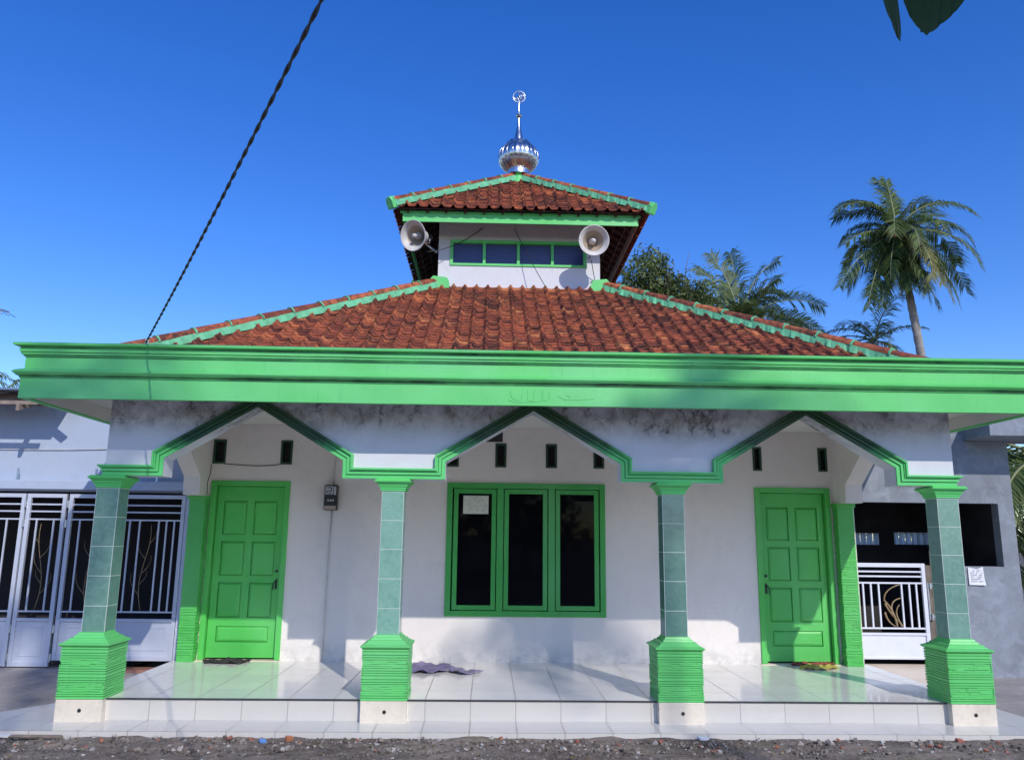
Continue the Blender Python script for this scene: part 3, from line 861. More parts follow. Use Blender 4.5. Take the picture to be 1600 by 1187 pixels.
def hip_ridge(cap, bed, r0, z0, r1, z1, sx, sy, seed, w=.085, seg=.30, cx=CX, cy=CY, low=None, end_cap=False, endm=None):
    """hip line from eave corner up to top corner; caps (terracotta) and mortar bed"""
    rnd = random.Random(seed)
    P0 = Vector((cx+sx*r0, cy+sy*r0, z0)); P1 = Vector((cx+sx*r1, cy+sy*r1, z1))
    T = (P1-P0); L = T.length; T.normalize()
    S = T.cross(Vector((0, 0, 1))).normalized(); N = S.cross(T).normalized()
    if N.z < 0: N = -N
    # bed: prism with irregular lower edges
    n = int(L/.05); vs_ = []
    for i in range(n+1):
        c = P0+T*(L*i/n)
        wl, wr = w*1.25+rnd.uniform(-.010, .012)+.012*math.sin(i*1.9), w*1.25+rnd.uniform(-.010, .012)+.012*math.sin(i*1.9+1)
        vs_ += [c-S*wl-N*.035, c-S*(w*.98)+N*.062, c+S*(w*.98)+N*.062, c+S*wr-N*.035]
    fs_ = []
    for i in range(n):
        for k in range(3): fs_.append((4*i+k, 4*i+k+1, 4*i+5+k, 4*i+4+k))
    fs_ += [(0,3,2,1), (4*n,4*n+1,4*n+2,4*n+3)]
    bed.add(vs_, fs_, .5)
    ns = max(1, int(round(L/seg))); sl = L/ns
    for i in range(ns):
        a = rnd.uniform(.15, .85)
        c0 = P0+T*(i*sl); c1 = P0+T*((i+1)*sl+.03)
        m_ = 8; vv = []; rA, rB = w*1.08, w*.90
        for e, (c, r_) in enumerate(((c0, rA), (c1, rB))):
            for k in range(m_+1):
                an = math.pi*k/m_
                vv.append(c - S*(r_*math.cos(an)) + N*(.058+r_*.92*math.sin(an)))
        for k in range(m_+1):
            an = math.pi*k/m_; vv.append(c0 - S*((rA-.015)*math.cos(an)) + N*(.050+(rA-.015)*.90*math.sin(an)))
        ff = []
        for k in range(m_): ff += [(k, k+1, m_+1+k+1, m_+1+k), (2*(m_+1)+k, 2*(m_+1)+k+1, k+1, k)]
        cap.add(vv, ff, a)
        # mortar collar at each joint
        vv = []; c = c0+T*rnd.uniform(-.006, .006); rr = rA+.007; wd = .011
        for e in (-1, 1):
            for k in range(m_+1):
                an = math.pi*k/m_; j_ = rnd.uniform(-.004, .004)
                vv.append(c + T*(e*wd+j_) - S*((rr+j_)*math.cos(an)) + N*(.058+(rr+j_)*.92*math.sin(an)))
        for k in range(m_+1):
            an = math.pi*k/m_
            vv.append(c - T*(wd) - S*((rr-.03)*math.cos(an)) + N*(.058+(rr-.03)*.90*math.sin(an)))
        ff = []
        for k in range(m_): ff += [(k, k+1, m_+1+k+1, m_+1+k), (2*(m_+1)+k, 2*(m_+1)+k+1, k+1, k)]
        bed.add(vv, ff, .9)
    if end_cap and endm is not None:
        vv = []; 
        for e in (-.06, .045):
            c = P0+T*e; sc = 1.06 if e < 0 else 1.02
            vv += [c-S*w*.98*sc-N*.060, c-S*w*1.05*sc+N*.06, c-S*w*.60*sc+N*.128, c+S*w*.60*sc+N*.128, c+S*w*1.05*sc+N*.06, c+S*w*.98*sc-N*.060]
        ff = [(0,1,2,3,4,5)[::-1], (6,7,8,9,10,11)]+[(k, (k+1) % 6, 6+(k+1) % 6, 6+k) for k in range(6)]
        endm.add(vv, ff, .5)

# lower roof
RE, ZE, RT, ZT = 5.05, 3.615, 1.33, 5.815
m = MB(); pyramid_deck(m, RE-.03, ZE-.02, RT, ZT-.02)
lower = m.build('lower_roof', M['batten'], mosque)
tm = MB()
for sd in range(4): tile_slope(tm, RE, ZE, RT+.0, ZT, sd, .186, .125, 40+sd, orange_top=3)
tm.build('roof_tiles', M['rooftile'], lower, attr=True)
for i, (sx, sy) in enumerate(((-1,-1),(1,-1),(1,1),(-1,1))):
    cap, bed, en = MB(), MB(), MB()
    hip_ridge(cap, bed, RE, ZE+.02, RT-.02, ZT+.03, sx, sy, 60+i, .085, .46)
    # rounded upper end of the mortar
    c = Vector((CX+sx*(RT+.0), CY+sy*(RT+.0), ZT+.035)); dv = Vector((-sx*.11, sy*0, 0))
    b_ = bed.build('hip_mortar', M['mint'], lower); cap.build('hip_cap_tiles', M['rooftile'], b_, attr=True)
# green rendered knuckles where the hips meet the tower
for sx in (-1, 1):
    k_ = MB(); xc = CX+sx*RT; yc = CY-RT
    for q, (w_, z_) in enumerate(((.13, 0), )):
        x0, x1 = sorted((xc-sx*.16, xc+sx*.12))
        poly = [(x0, ZT-.10), (x1, ZT-.10), (x1, ZT+.05), (x1-.03*(1 if True else 0), ZT+.10), (x0+.05, ZT+.12), (x0, ZT+.06)]
        if sx > 0: poly = [(x0, ZT-.10), (x1, ZT-.10), (x1, ZT+.06), (x1-.05, ZT+.12), (x0+.03, ZT+.10), (x0, ZT+.03)]
        k_.prism(poly, yc-.13, yc-.001)
    k_.build('hip_mortar_end', M['green'], lower, bevel=.02)

# tower
HW = 1.33
TX0, TX1, TY0, TY1 = CX-HW-.012, CX+HW-.012, CY-HW, CY+HW
wx0, wx1, wz0, wz1 = 3.318, 5.563, 6.180, 6.622
m = MB(); wall_holes(m, TX0, TX1, 5.5, 7.0, [(wx0+.02, wx1-.02, wz0+.02, wz1-.02)], TY0, TY0+.13)
m.box(TX0, TX0+.13, TY0+.13, TY1, 5.5, 7.0); m.box(TX1-.13, TX1, TY0+.13, TY1, 5.5, 7.0); m.box(TX0+.13, TX1-.13, TY1-.13, TY1, 5.5, 7.0)
tower = m.build('tower_wall', M['tower_white'], mosque)
f = MB(); t_ = .05; y0, y1 = TY0-.02, TY0+.08
f.box(wx0, wx0+t_, y0, y1, wz0, wz1); f.box(wx1-t_, wx1, y0, y1, wz0, wz1); f.box(wx0+t_, wx1-t_, y0, y1, wz0, wz0+t_*.8); f.box(wx0+t_, wx1-t_, y0, y1, wz1-t_, wz1)
for q in range(1, 4):
    x = wx0+(wx1-wx0)*q/4; f.box(x-.024, x+.024, y0+.004, y1, wz0+t_*.8, wz1-t_)
f.build('tower_window_frame', M['green'], tower, bevel=.004)
for q in range(4):
    a = wx0+(wx1-wx0)*q/4+.025; b = wx0+(wx1-wx0)*(q+1)/4-.025
    p = MB(); p.box(a-.002, b+.002, TY0+.045, TY0+.055, wz0+.03, wz1-.04); p.build('tower_window_pane', M['blue_pane'], tower)
    # louvre blades
m = MB(); m.box(TX0+.14, TX1-.14, TY0+.3, TY0+.33, 5.6, 6.95); m.build('tower_interior', M['dark_room'], tower)

RE2, ZE2, ZA2 = 2.03, 6.885, 8.30
m = MB(); pyramid_deck(m, RE2-.05, ZE2+.0, .02, ZA2-.04, th=.015)
upper = m.build('upper_roof', M['batten'], mosque)
tm = MB()
for sd in range(4): tile_slope(tm, RE2, ZE2, .03, ZA2, sd, .186, .125, 80+sd)
tm.build('roof_tiles', M['rooftile'], upper, attr=True)
for i, (sx, sy) in enumerate(((-1,-1),(1,-1),(1,1),(-1,1))):
    cap, bed, en = MB(), MB(), MB()
    hip_ridge(cap, bed, RE2, ZE2+.03, .05, ZA2+.03, sx, sy, 90+i, .070, .46, end_cap=True, endm=en)
    b_ = bed.build('hip_mortar', M['mint'], upper); cap.build('hip_cap_tiles', M['rooftile'], b_, attr=True)
    en.build('hip_end_cap', M['green'], b_, bevel=.01)
# underside: rafters and battens, tile undersides
def under(mb, side):
    run = RE2-.02; rise = ZA2-ZE2; L = math.hypot(run, rise); ur, uz = run/L, rise/L
    def W(s, r, z):
        return [(CX+s, CY-r, z), (CX+r, CY+s, z), (CX-s, CY+r, z), (CX-r, CY-s, z)][side]
    for k in range(1, 6):            # battens parallel to the eave
        r = RE2-.06-k*.17; z = ZE2+(RE2-r)/run*rise*.985-.055
        mb.obox(W(0, r, z), Vector(W(r-.02, r, z))-Vector(W(0, r, z)), Vector(W(0, r+.016, z))-Vector(W(0, r, z)), (0, 0, .011))
    for s in [q*.30 for q in range(-6, 7)]:  # rafters
        r1 = RE2-.1; r2 = max(abs(s)+.02, .95)
        if r2 >= r1: continue
        z1_ = ZE2+(RE2-r1)/run*rise-.095; z2_ = ZE2+(RE2-r2)/run*rise-.095
        a, b = Vector(W(s, r1, z1_)), Vector(W(s, r2, z2_))
        mb.obox((a+b)/2, (b-a)/2, (Vector(W(s+.02, r1, z1_))-a), (0, 0, .028))
m = MB()
for sd in range(4): under(m, sd)
m.build('roof_rafters', M['batten'], upper)
# pale strip battens seen under the eaves
for sd in (1, 3):
    sg = 1 if sd == 1 else -1
    for k in range(1, 5):
        r = RE2-.10-k*.145; z = ZE2+(RE2-r)/RE2*(ZA2-ZE2)-.085
        m = MB(); m.box(CX+sg*r-.006, CX+sg*r+.006, CY-r, CY+r, z-.012, z); m.build('eave_batten', M['wood_grey'], upper)
# fascia boards
hb = 1.872
m = MB(); bx, by = CX-.012, CY
m.box(bx-hb, bx+hb, by-hb-.012, by-hb+.012, 6.705, 6.84); m.box(bx-hb, bx+hb, by+hb-.012, by+hb+.012, 6.705, 6.84)
m.box(bx-hb, bx-hb+.022, by-hb+.013, by+hb-.013, 6.705, 6.84)
m.build('eave_board', M['green'], upper)
m = MB(); m.box(bx+hb-.022, bx+hb, by-hb+.013, by+hb-.013, 6.705, 6.84); m.build('eave_board', M['wood_grey'], upper)
m = MB(); m.box(bx-hb-.04, bx+hb+.04, by-hb-.02, by-hb+.01, 6.842, 6.885); m.build('eave_rail', M['green'], upper)

# dome and finial
dz = ZA2+.06
base_z = 8.37
dome_mb = MB()
k_ = MB(); k_.lathe([(.0, -.16), (.20, -.16), (.16, -.03), (.14, .06), (.0, .06)], (CX, CY, base_z), n=24)
k_.build('ridge_knob', M['green'], upper, auto=40)
d_ = MB(); d_.lathe([(.13, .03), (.215, .035), (.215, .085), (.205, .09), (.20, .14), (.19, .145), (.185, .17), (.0, .17)], (CX, CY, base_z), n=40)
dome = d_.build('dome_collar', M['steel_dull'], mosque, auto=40)
# gadroon dome: 20 lobes
nl, nv = 20, 26; per = 6
vs_, fs_ = [], []
cz = base_z+.395; RR = .385
prof = []
for i in range(nv+1):
    ph = -math.pi*.5*.72 + (math.pi*.5*.72+math.pi*.5*.70)*i/nv
    prof.append((RR*math.cos(ph)**.92, cz+.30*math.sin(ph)))
ntot = nl*per
for r_, z_ in prof:
    for k in range(ntot):
        an = 2*math.pi*k/ntot; fr = (k % per)/per
        rr = r_*(1-.028*abs(math.cos(math.pi*fr)))
        vs_.append((CX+rr*math.cos(an), CY+rr*math.sin(an), z_))
for i in range(nv):
    for k in range(ntot): fs_.append((i*ntot+k, i*ntot+(k+1) % ntot, (i+1)*ntot+(k+1) % ntot, (i+1)*ntot+k))
d_ = MB(); d_.add(vs_, fs_); d_.build('dome_bulb', M['steel'], dome, auto=50)
d_ = MB()
for k in range(nl):   # raised seams
    an = 2*math.pi*k/nl
    pts = [(CX+(r_*.985)*math.cos(an), CY+(r_*.985)*math.sin(an), z_) for r_, z_ in prof]
    d_.tube(pts, .0055, 5)
d_.build('dome_seams', M['steel'], dome, smooth=True)
zt_ = prof[-1][1]
d_ = MB()
for k in range(14):   # petal crown
    an = 2*math.pi*k/14; e = Vector((math.cos(an), math.sin(an), 0)); tt = Vector((-e.y, e.x, 0))
    c = Vector((CX, CY, zt_-.035))
    pt = [c+e*.245-tt*.05, c+e*.245+tt*.05, c+e*.225+tt*.05+Vector((0,0,.05)), c+e*.205+Vector((0,0,.085)), c+e*.225-tt*.05+Vector((0,0,.05))]
    q_ = [p-e*.01 for p in pt]
    d_.add(pt+q_, [(0,1,2,3,4), (9,8,7,6,5)]+[(i, 5+i, 5+(i+1) % 5, (i+1) % 5) for i in range(5)])
d_.lathe([(.21, -.03), (.205, .0), (.15, .035), (.10, .06)], (CX, CY, zt_), n=40)
d_.build('dome_petals', M['steel'], dome)
d_ = MB(); zs = zt_+.04
d_.lathe([(.0, 0), (.10, 0), (.085, .06), (.062, .20), (.058, .21), (.030, .37), (.018, .50), (.016, .52), (.05, .532), (.058, .555), (.05, .58), (.018, .60), (.024, .63), (.022, .68), (.008, .79), (.006, 1.10), (.0, 1.11)], (CX, CY, zs), n=12)
d_.build('spire', M['steel'], dome, auto=30)
d_ = MB(); rc = Vector((CX, CY, zs+.95))
d_.tube([(rc.x+.115*math.cos(a), rc.y, rc.z+.115*math.sin(a)) for a in [2*math.pi*k/32 for k in range(33)]], .010, 6)
d_.build('finial_ring', M['steel_dull'], dome, smooth=True)
d_ = MB()
def stroke(pts, r=.007): d_.tube([(rc.x+a, rc.y-.004, rc.z+b) for a, b in pts], r*1.5, 6)
stroke([(-.095,.005),(-.085,-.05),(-.065,-.055),(-.058,-.005),(-.050,-.052),(-.030,-.055),(-.022,.0)], .008)
stroke([(-.022,.0),(-.012,-.055),(.010,-.06),(.012,.07)], .007)
stroke([(.012,-.06),(.035,-.055),(.040,.03),(.060,.075),(.078,.02),(.070,-.045),(.045,-.055)], .009)
stroke([(.095,.03),(.098,-.03)], .006)
d_.build('finial_calligraphy', M['steel'], dome, smooth=True)

# ------------------------------------------------------------------ loudspeakers
def horn(loc, direction, label, mount):
    loc = Vector(loc); ax = Vector(direction).normalized()
    e = empty('horn_loudspeaker', loc, label, 'loudspeaker', 'horn loudspeakers under the tower eaves')
    b = MB()
    prof = [(.050,-.33),(.075,-.31),(.095,-.28),(.10,-.25),(.118,-.20),(.150,-.11),(.200,-.035),(.238,0.0),(.245,.008),(.241,.014),(.232,.010),(.194,-.030),(.140,-.11),(.100,-.20),(.0,-.24)]
    b.lathe(prof, loc, ax, 40); b.build('horn_bell', M['horn'], e, smooth=True)
    c = MB(); c.lathe([(.0,-.235),(.058,-.235),(.052,-.12),(.032,-.05),(.034,-.02),(.030,-.008),(.0,-.006)], loc, ax, 24); c.build('horn_reflex_tube', M['horn'], e, smooth=True)
    th_ = MB(); th_.lathe([(.166,-.070),(.128,-.125),(.088,-.198),(.0,-.236)], loc, ax, 32); th_.build('horn_throat', M['horn_in'], e, smooth=True)
    d = MB(); d.lathe([(.0,-.46),(.055,-.46),(.062,-.45),(.062,-.33),(.0,-.33)], loc, ax, 24); d.build('horn_driver', M['black'], e, auto=40)
    k = MB(); p = loc-ax*.30; k.tube([p, p+Vector((0,0,-.10)), Vector(mount)], .014, 8); k.tube([p+Vector((-.09,0,-.03)), p+Vector((-.09,0,-.10)), p+Vector((.09,0,-.10)), p+Vector((.09,0,-.03))], .010, 6)
    k.build('horn_bracket', M['steel_dull'], e, smooth=True)
    return e
horn((2.765, 3.42, 6.455), (-.50, -.80, -.26), 'grey horn loudspeaker at the left eave, turned to the left', (3.10, 4.0, 6.40))
horn((5.615, 3.42, 6.440), (.03, -1, -.22), 'grey horn loudspeaker at the right eave, facing straight ahead', (5.62, 4.0, 6.35))
def cable(pts, r, name, label, cat='cable', n=6, group=None):
    b = MB(); b.tube(pts, r, n); o = b.build(name, M['black_rubber'], None, smooth=True); return tag(o, label, cat, group)
def sag(a, b, s, n=14):
    a, b = Vector(a), Vector(b); return [a.lerp(b, i/n)+Vector((0, 0, -s*4*(i/n)*(1-i/n))) for i in range(n+1)]
cable(sag((2.95, 3.72, 6.30), (3.85, 3.95, 6.82), .09), .007, 'speaker_cable', 'thin black cable sagging from left loudspeaker to the tower eave')
cable(sag((4.37, 3.98, 6.84), (4.86, 3.60, 5.72), .03), .006, 'speaker_cable', 'thin black cable hanging across the tower window onto the roof')
cable(sag((5.62, 3.80, 6.25), (5.70, 3.985, 5.98), .02)+[Vector((5.63, 3.985, 5.93))], .006, 'speaker_cable', 'thin black cable dangling under the right loudspeaker')

# ------------------------------------------------------------------ twisted service cable
def twisted(A, k0, a0, U, sagc):
    pts = []
    n = 420
    for i in range(n+1):
        u = U*i/n
        pts.append(Vector((A[0]+a0*u, A[1]-u, A[2]+k0*u+sagc*u*u)))
    T = (pts[-1]-pts[0]).normalized(); S = T.cross(Vector((0,0,1))).normalized(); N = S.cross(T)
    b = MB()
    for ph in (0, math.pi):
        q = [p+S*(math.cos(2*math.pi*i/n*U/.25+ph)*.0058)+N*(math.sin(2*math.pi*i/n*U/.25+ph)*.0058) for i, p in enumerate(pts)]
        b.tube(q, .0060, 6)
    return b
CA = (.505, -.47, 3.735)
tw_ = twisted(CA, .055, .566, 8.5, .006)
sc_ = tw_.build('service_cable', M['black_rubber'], None, smooth=True)
ib = MB(); ib.lathe([(.0,.0),(.018,.0),(.022,.02),(.014,.03),(.022,.04),(.014,.05),(.018,.065),(.0,.07)], (CA[0], CA[1]+.02, 3.712), n=14)
ib.tube([(CA[0], CA[1]+.02, 3.70), (CA[0]+.01, CA[1]+.16, 3.72), (CA[0]+.02, CA[1]+.8, 3.75)], .008, 6)
ib.build('insulator', M['horn'], sc_, smooth=True)
tag(sc_, 'black twisted power cable rising from the green cornice to the top of the picture', 'cable')

# ------------------------------------------------------------------ electric meter
em = empty('electric_meter', (1.89, YW-.03, 2.15), 'black household electricity meter on the white wall right of the left door', 'electricity meter')
b = MB(); b.box(1.797, 1.975, YW-.105, YW-.001, 2.155, 2.495); b.build('meter_case', M['meter_black'], em, bevel=.012)
b = MB(); b.box(1.815, 1.92, YW-.112, YW-.104, 2.365, 2.475); b.box(1.93, 1.958, YW-.112, YW-.104, 2.36, 2.47); b.build('meter_window', M['meter_white'], em)
b = MB()
for (x0,x1,z0,z1) in ((1.83,1.90,2.450,2.462),(1.89,1.902,2.41,2.45),(1.83,1.90,2.405,2.415),(1.83,1.842,2.375,2.405),(1.85,1.90,2.375,2.385)): b.box(x0,x1,YW-.1145,YW-.1125,z0,z1)
b.build('meter_dial_marks', M['black'], em)
b = MB()
for q in range(3): b.box(1.845+q*.032, 1.868+q*.032, YW-.111, YW-.104, 2.275, 2.298)
b.build('meter_counter', M['meter_white'], em)
b = MB(); b.box(1.81, 1.962, YW-.112, YW-.104, 2.165, 2.215); b.build('meter_label', M['meter_label'], em)
b = MB(); b.tube([(1.905, YW-.012, 2.49), (1.900, YW-.012, 2.70), (1.915, YW-.012, 2.9), (1.90, YW-.012, 3.30)], .011, 8)
b.build('meter_conduit', M['horn'], em, smooth=True)
b = MB(); b.tube([(1.90, YW-.012, 2.16), (1.885, YW-.012, 1.70), (1.875, YW-.012, .9), (1.87, YW-.012, .215)], .009, 8)
b.build('meter_earth_wire', M['horn'], em, smooth=True)
b = MB(); b.tube([(.41, YW-.008, 2.765), (.62, YW-.008, 2.752), (.85, YW-.008, 2.742), (1.05, YW-.008, 2.752), (1.16, YW-.008, 2.772)], .005, 6)
tag(b.build('wall_wire', M['black_rubber'], None, smooth=True), 'thin loose wire strung between the two small vents above the left door', 'wire')
b = MB(); b.tube([(.245, 2.50, 2.755), (.247, 2.47, 2.62), (.243, 2.40, 2.50), (.245, 2.42, 2.34)], .0045, 6)
tag(b.build('wall_wire', M['black_rubber'], None, smooth=True), 'short dark wire hanging down the side beam left of the left door', 'wire')

# notice on the left window pane
nt = MB(); nt.box(3.672, 4.018, YW+.001, YW+.0035, 2.132, 2.378); no = tag(nt.build('notice_sheet', M['sheet'], None, loc=(3.84, YW, 2.25)), 'faded cream notice stuck inside the top of the left window pane', 'notice')
nt = MB(); rn = random.Random(5)
for q in range(7):
    z = 2.345-q*.028; x = 3.70+rn.random()*.03
    while x < 3.98:
        w = rn.uniform(.01, .05)
        if rn.random() < .45: nt.box(x, min(x+w, 3.99), YW+.0002, YW+.0011, z, z+.005)
        x += w+.012
nt.build('notice_print', M['ink2'], no)

# ------------------------------------------------------------------ mats, cloth, rag
def ragged(name, outline, z0, mat, label, cat, hmax=.03, seed=1, n=26, loc=None, extra=None):
    """crumpled textile: height field inside an outline given in (x,y)"""
    rnd = random.Random(seed)
    xs = [p[0] for p in outline]; ys = [p[1] for p in outline]
    x0, x1, y0, y1 = min(xs), max(xs), min(ys), max(ys)
    def inside(x, y):
        c = False; m_ = len(outline)
        for i in range(m_):
            a, b_ = outline[i], outline[(i+1) % m_]
            if (a[1] > y) != (b_[1] > y) and x < (b_[0]-a[0])*(y-a[1])/(b_[1]-a[1])+a[0]: c = not c
        return c
    nx_, ny_ = n*2, n
    ph = [(rnd.uniform(5, 16)/(x1-x0), rnd.uniform(-9, 9)/(y1-y0), rnd.uniform(0, 6)) for _ in range(5)]
    def h(x, y):
        v = sum(abs(math.sin(a*(x-x0)+b_*(y-y0)+c)) for a, b_, c in ph)/5
        return z0+.004+hmax*max(0, (1-v*1.15))**1.1*2.0
    idx = {}; vs_ = []; fs_ = []
    for j in range(ny_+1):
        for i in range(nx_+1):
            x = x0+(x1-x0)*i/nx_; y = y0+(y1-y0)*j/ny_
            if inside(x, y):
                idx[i, j] = len(vs_); vs_.append((x, y, h(x, y)))
    for j in range(ny_):
        for i in range(nx_):
            q = [(i,j),(i+1,j),(i+1,j+1),(i,j+1)]
            if all(k in idx for k in q): fs_.append(tuple(idx[k] for k in q))
    b_ = MB(); b_.add(vs_, fs_)
    o = b_.build(name, mat, None, smooth=True, loc=((x0+x1)/2, (y0+y1)/2, z0))
    s = o.modifiers.new('solid', 'SOLIDIFY'); s.thickness = .006; s.offset = -1
    return tag(o, label, cat)
FZ = .207
ragged('floor_cloth', [(3.10,1.62),(3.35,1.60),(3.55,1.72),(3.72,1.50),(3.95,1.62),(4.02,1.72),(3.80,1.80),(3.62,2.05),(3.30,2.30),(3.10,2.15),(2.98,1.85)], FZ, M['cloth'], 'crumpled lilac cloth lying on the porch floor right of the second column', 'cloth', .055, 4, 30)
ragged('doormat', [(.40,2.26),(.90,2.22),(.98,2.50),(.42,2.52)], FZ, M['mat_dark'], 'dark worn doormat in front of the left green door', 'doormat', .035, 8, 24)
ragged('floor_rag', [(8.02,2.12),(8.42,2.09),(8.60,2.20),(8.52,2.40),(8.15,2.42)], FZ, M['rag_y'], 'yellow crumpled rag at the foot of the right green door', 'rag', .035, 12, 20)
ragged('floor_rag', [(8.02,2.43),(8.62,2.43),(8.66,2.51),(8.10,2.52)], FZ, M['rag_r'], 'rust red rag behind the yellow one at the right door sill', 'rag', .04, 15, 16)

# ------------------------------------------------------------------ neighbour house and folding gate on the left
YG = 2.68
nh = empty('neighbour_house', (-3, YG, 0), 'pale blue-white rendered house wall with a rough timber eave, left of the mosque', 'house')
m = MB(); wall_holes(m, -9, -.035, -.03, 3.62, [(-7.2, -.055, -.03, 2.375)], YG+.06, YG+.22); m.build('wall', M['neigh_wall'], nh)
m = MB(); m.box(-7.4, -.04, YG-.06, YG+.061, 2.395, 2.520); m.build('lintel', M['neigh_wall'], nh, bevel=.01)
for x in (-3.15, -2.41, -1.36, -.53):
    h_ = MB(); h_.box(x-.012, x+.012, YG-.05, YG-.03, 2.47, 2.68); h_.box(x-.05, x+.012, YG-.05, YG-.035, 2.50, 2.515); h_.build('lintel_hook', M['steel_dull'], nh)
m = MB(); m.box(-7.2, -.3, YG+2.2, YG+2.25, -.05, 2.7); m.box(-7.25, -7.2, YG+.22, YG+2.2, -.05, 2.7); m.box(-.075, -.055, YG+.22, YG+2.2, -.05, 2.7); m.box(-7.2, -.076, YG+.22, YG+2.2, 2.65, 2.7)
m.build('garage_interior', M['dark_room'], nh)
m = MB(); m.obox((-5.67, 3.80, 3.87), (3.9, 0, 0), (0, 1.78, .20), (0, 0, .014)); m.build('roof_sheet', M['alum'], nh)
m = MB()
for q in range(5): m.obox((-5.65+rn.uniform(-.02, .02), 2.10+q*.16, 3.50+q*.052), (3.72-.05*q, 0, 0), (0, .02, .007), (0, 0, .020))
for q in range(12): m.obox((-9.0+q*.62, 2.66, 3.63), (.022, 0, 0), (0, .62, .20), (0, 0, .045))
m.build('eave_timbers', M['wood_grey'], nh)
m = MB(); m.obox((-1.95, 2.40, 3.50), (.26, -.14, -.035), (.02, .045, 0), (0, 0, .012)); m.build('loose_plank', M['wood_grey'], nh)
m = MB(); m.tube(sag((-3.5, YG+.045, 2.96), (-.25, YG+.045, 3.03), .05, 12), .006, 6); m.build('wall_cable', M['horn'], nh, smooth=True)
m = MB(); m.box(-.95, -.06, 2.40, YG+.02, -.04, .095); ts = tag(m.build('terracotta_step', M['terra'], None, loc=(-.5, 2.5, 0)), 'low terracotta tiled step below the right end of the blue gate', 'step')
g_ = MB(); g_.prism([(1.0,-.02),(1.0,-.004),(2.6,.082),(5.0,.082),(5.0,-.02)], -9, -.96, 'x'); tag(g_.build('driveway_ramp', M['drive']), kind='structure')
g_ = MB(); g_.prism([(1.0,-.02),(1.0,-.004),(2.39,.070),(2.39,-.02)], -.959, -.30, 'x'); tag(g_.build('driveway_ramp', M['drive']), kind='structure')

gt = empty('folding_gate', (-2.2, YG, .09), 'pale blue steel folding gate with bars and gold scrolls, left of the mosque', 'gate')
def scroll(mb, x, z0, z1, s=1, y=YG, r=.0045):
    """slender branching stem with curled leaves"""
    H = z1-z0
    st = [(x+s*.05*math.sin(q/12*math.pi*1.7), y, z0+H*q/12*.96) for q in range(13)]
    mb.tube(st, r, 6)
    for (t, dx, dh) in ((.18, .13, .24), (.42, -.12, .22), (.60, .11, .20), (.78, -.08, .15), (.30, -.09, .16)):
        px = x+s*.05*math.sin(t*math.pi*1.7); pz = z0+H*t*.96
        c = [(px+s*dx*math.sin(k/7*math.pi*.62), y, pz+H*dh*(k/7)) for k in range(8)]
        mb.tube(c, [r*(1-.6*k/7) for k in range(8)], 6)
def gate_leaf(x0, x1, zb_, bars, scrolls, hinge_left=False):
    fr = MB(); w = .052; zt_ = 2.337; y0, y1 = YG-.022, YG+.022
    fr.box(x0, x0+w, y0, y1, zb_, zt_); fr.box(x1-w, x1, y0, y1, zb_, zt_)
    fr.box(x0+w, x1-w, y0, y1, zt_-w, zt_)
    for z in (.688, ): fr.box(x0+w, x1-w, y0, y1, z-.02, z+.02)
    fr.box(x0+w, x1-w, y0, y1, zb_, zb_+.06)
    f = fr.build('gate_frame', M['gate'], gt, bevel=.004)
    rl = MB()
    for z in (2.195, 2.10, 1.996, .793): rl.box(x0+w, x1-w, YG-.010, YG+.010, z-.010, z+.010)
    rl.build('gate_rails', M['gate'], f)
    for x in bars:
        bb = MB(); bb.box(x-.010, x+.010, YG-.009, YG+.009, .803, 1.986); bb.build('gate_bar', M['gate'], f)
    pn = MB(); pn.box(x0+w, x1-w, YG+.0, YG+.008, zb_+.06, .668)
    i = .07
    for (a, b_, c, e) in ((x0+w+i, x1-w-i, zb_+.06+i, zb_+.072+i), (x0+w+i, x1-w-i, .656-i, .668-i), (x0+w+i, x0+w+i+.012, zb_+.072+i, .656-i), (x1-w-i-.012, x1-w-i, zb_+.072+i, .656-i)):
        pn.box(a, b_, YG-.006, YG-.0005, c, e)
    pn.build('gate_panel', M['gate'], f)
    for (x, s) in scrolls:
        sc = MB(); scroll(sc, x, .81, 1.98, s); sc.build('gate_scroll', M['gold'], f, smooth=True)
    if hinge_left:
        hg = MB()
        for z in (2.20, 1.94, .57, .21): hg.tube([(x0-.012, YG-.03, z-.05), (x0-.012, YG-.03, z+.05)], .014, 8)
        hg.build('gate_hinge', M['steel_dull'], f)
gate_leaf(-3.009, -2.2748, 0.095, [-2.8195, -2.63, -2.4974], [(-2.6774, 1)])
gate_leaf(-2.2511, -1.7254, 0.095, [-2.0996, -1.8722], [(-1.9954, 1)], True)
gate_leaf(-1.6875, -0.1197, 0.175, [-1.5217, -0.8491, -0.7165, -0.4607, -0.3565, -0.2523], [(-1.3228, -1), (-1.0765, 1), (-0.6028, -1)], True)
gate_leaf(-4.1457, -3.0469, 0.095, [-3.9563, -3.7668, -3.4353, -3.2458], [(-3.6247, 1)])
ps = MB(); ps.box(-.106, -.060, YG-.04, YG+.04, .10, 2.394); ps.build('gate_post', M['gate'], gt, bevel=.004)

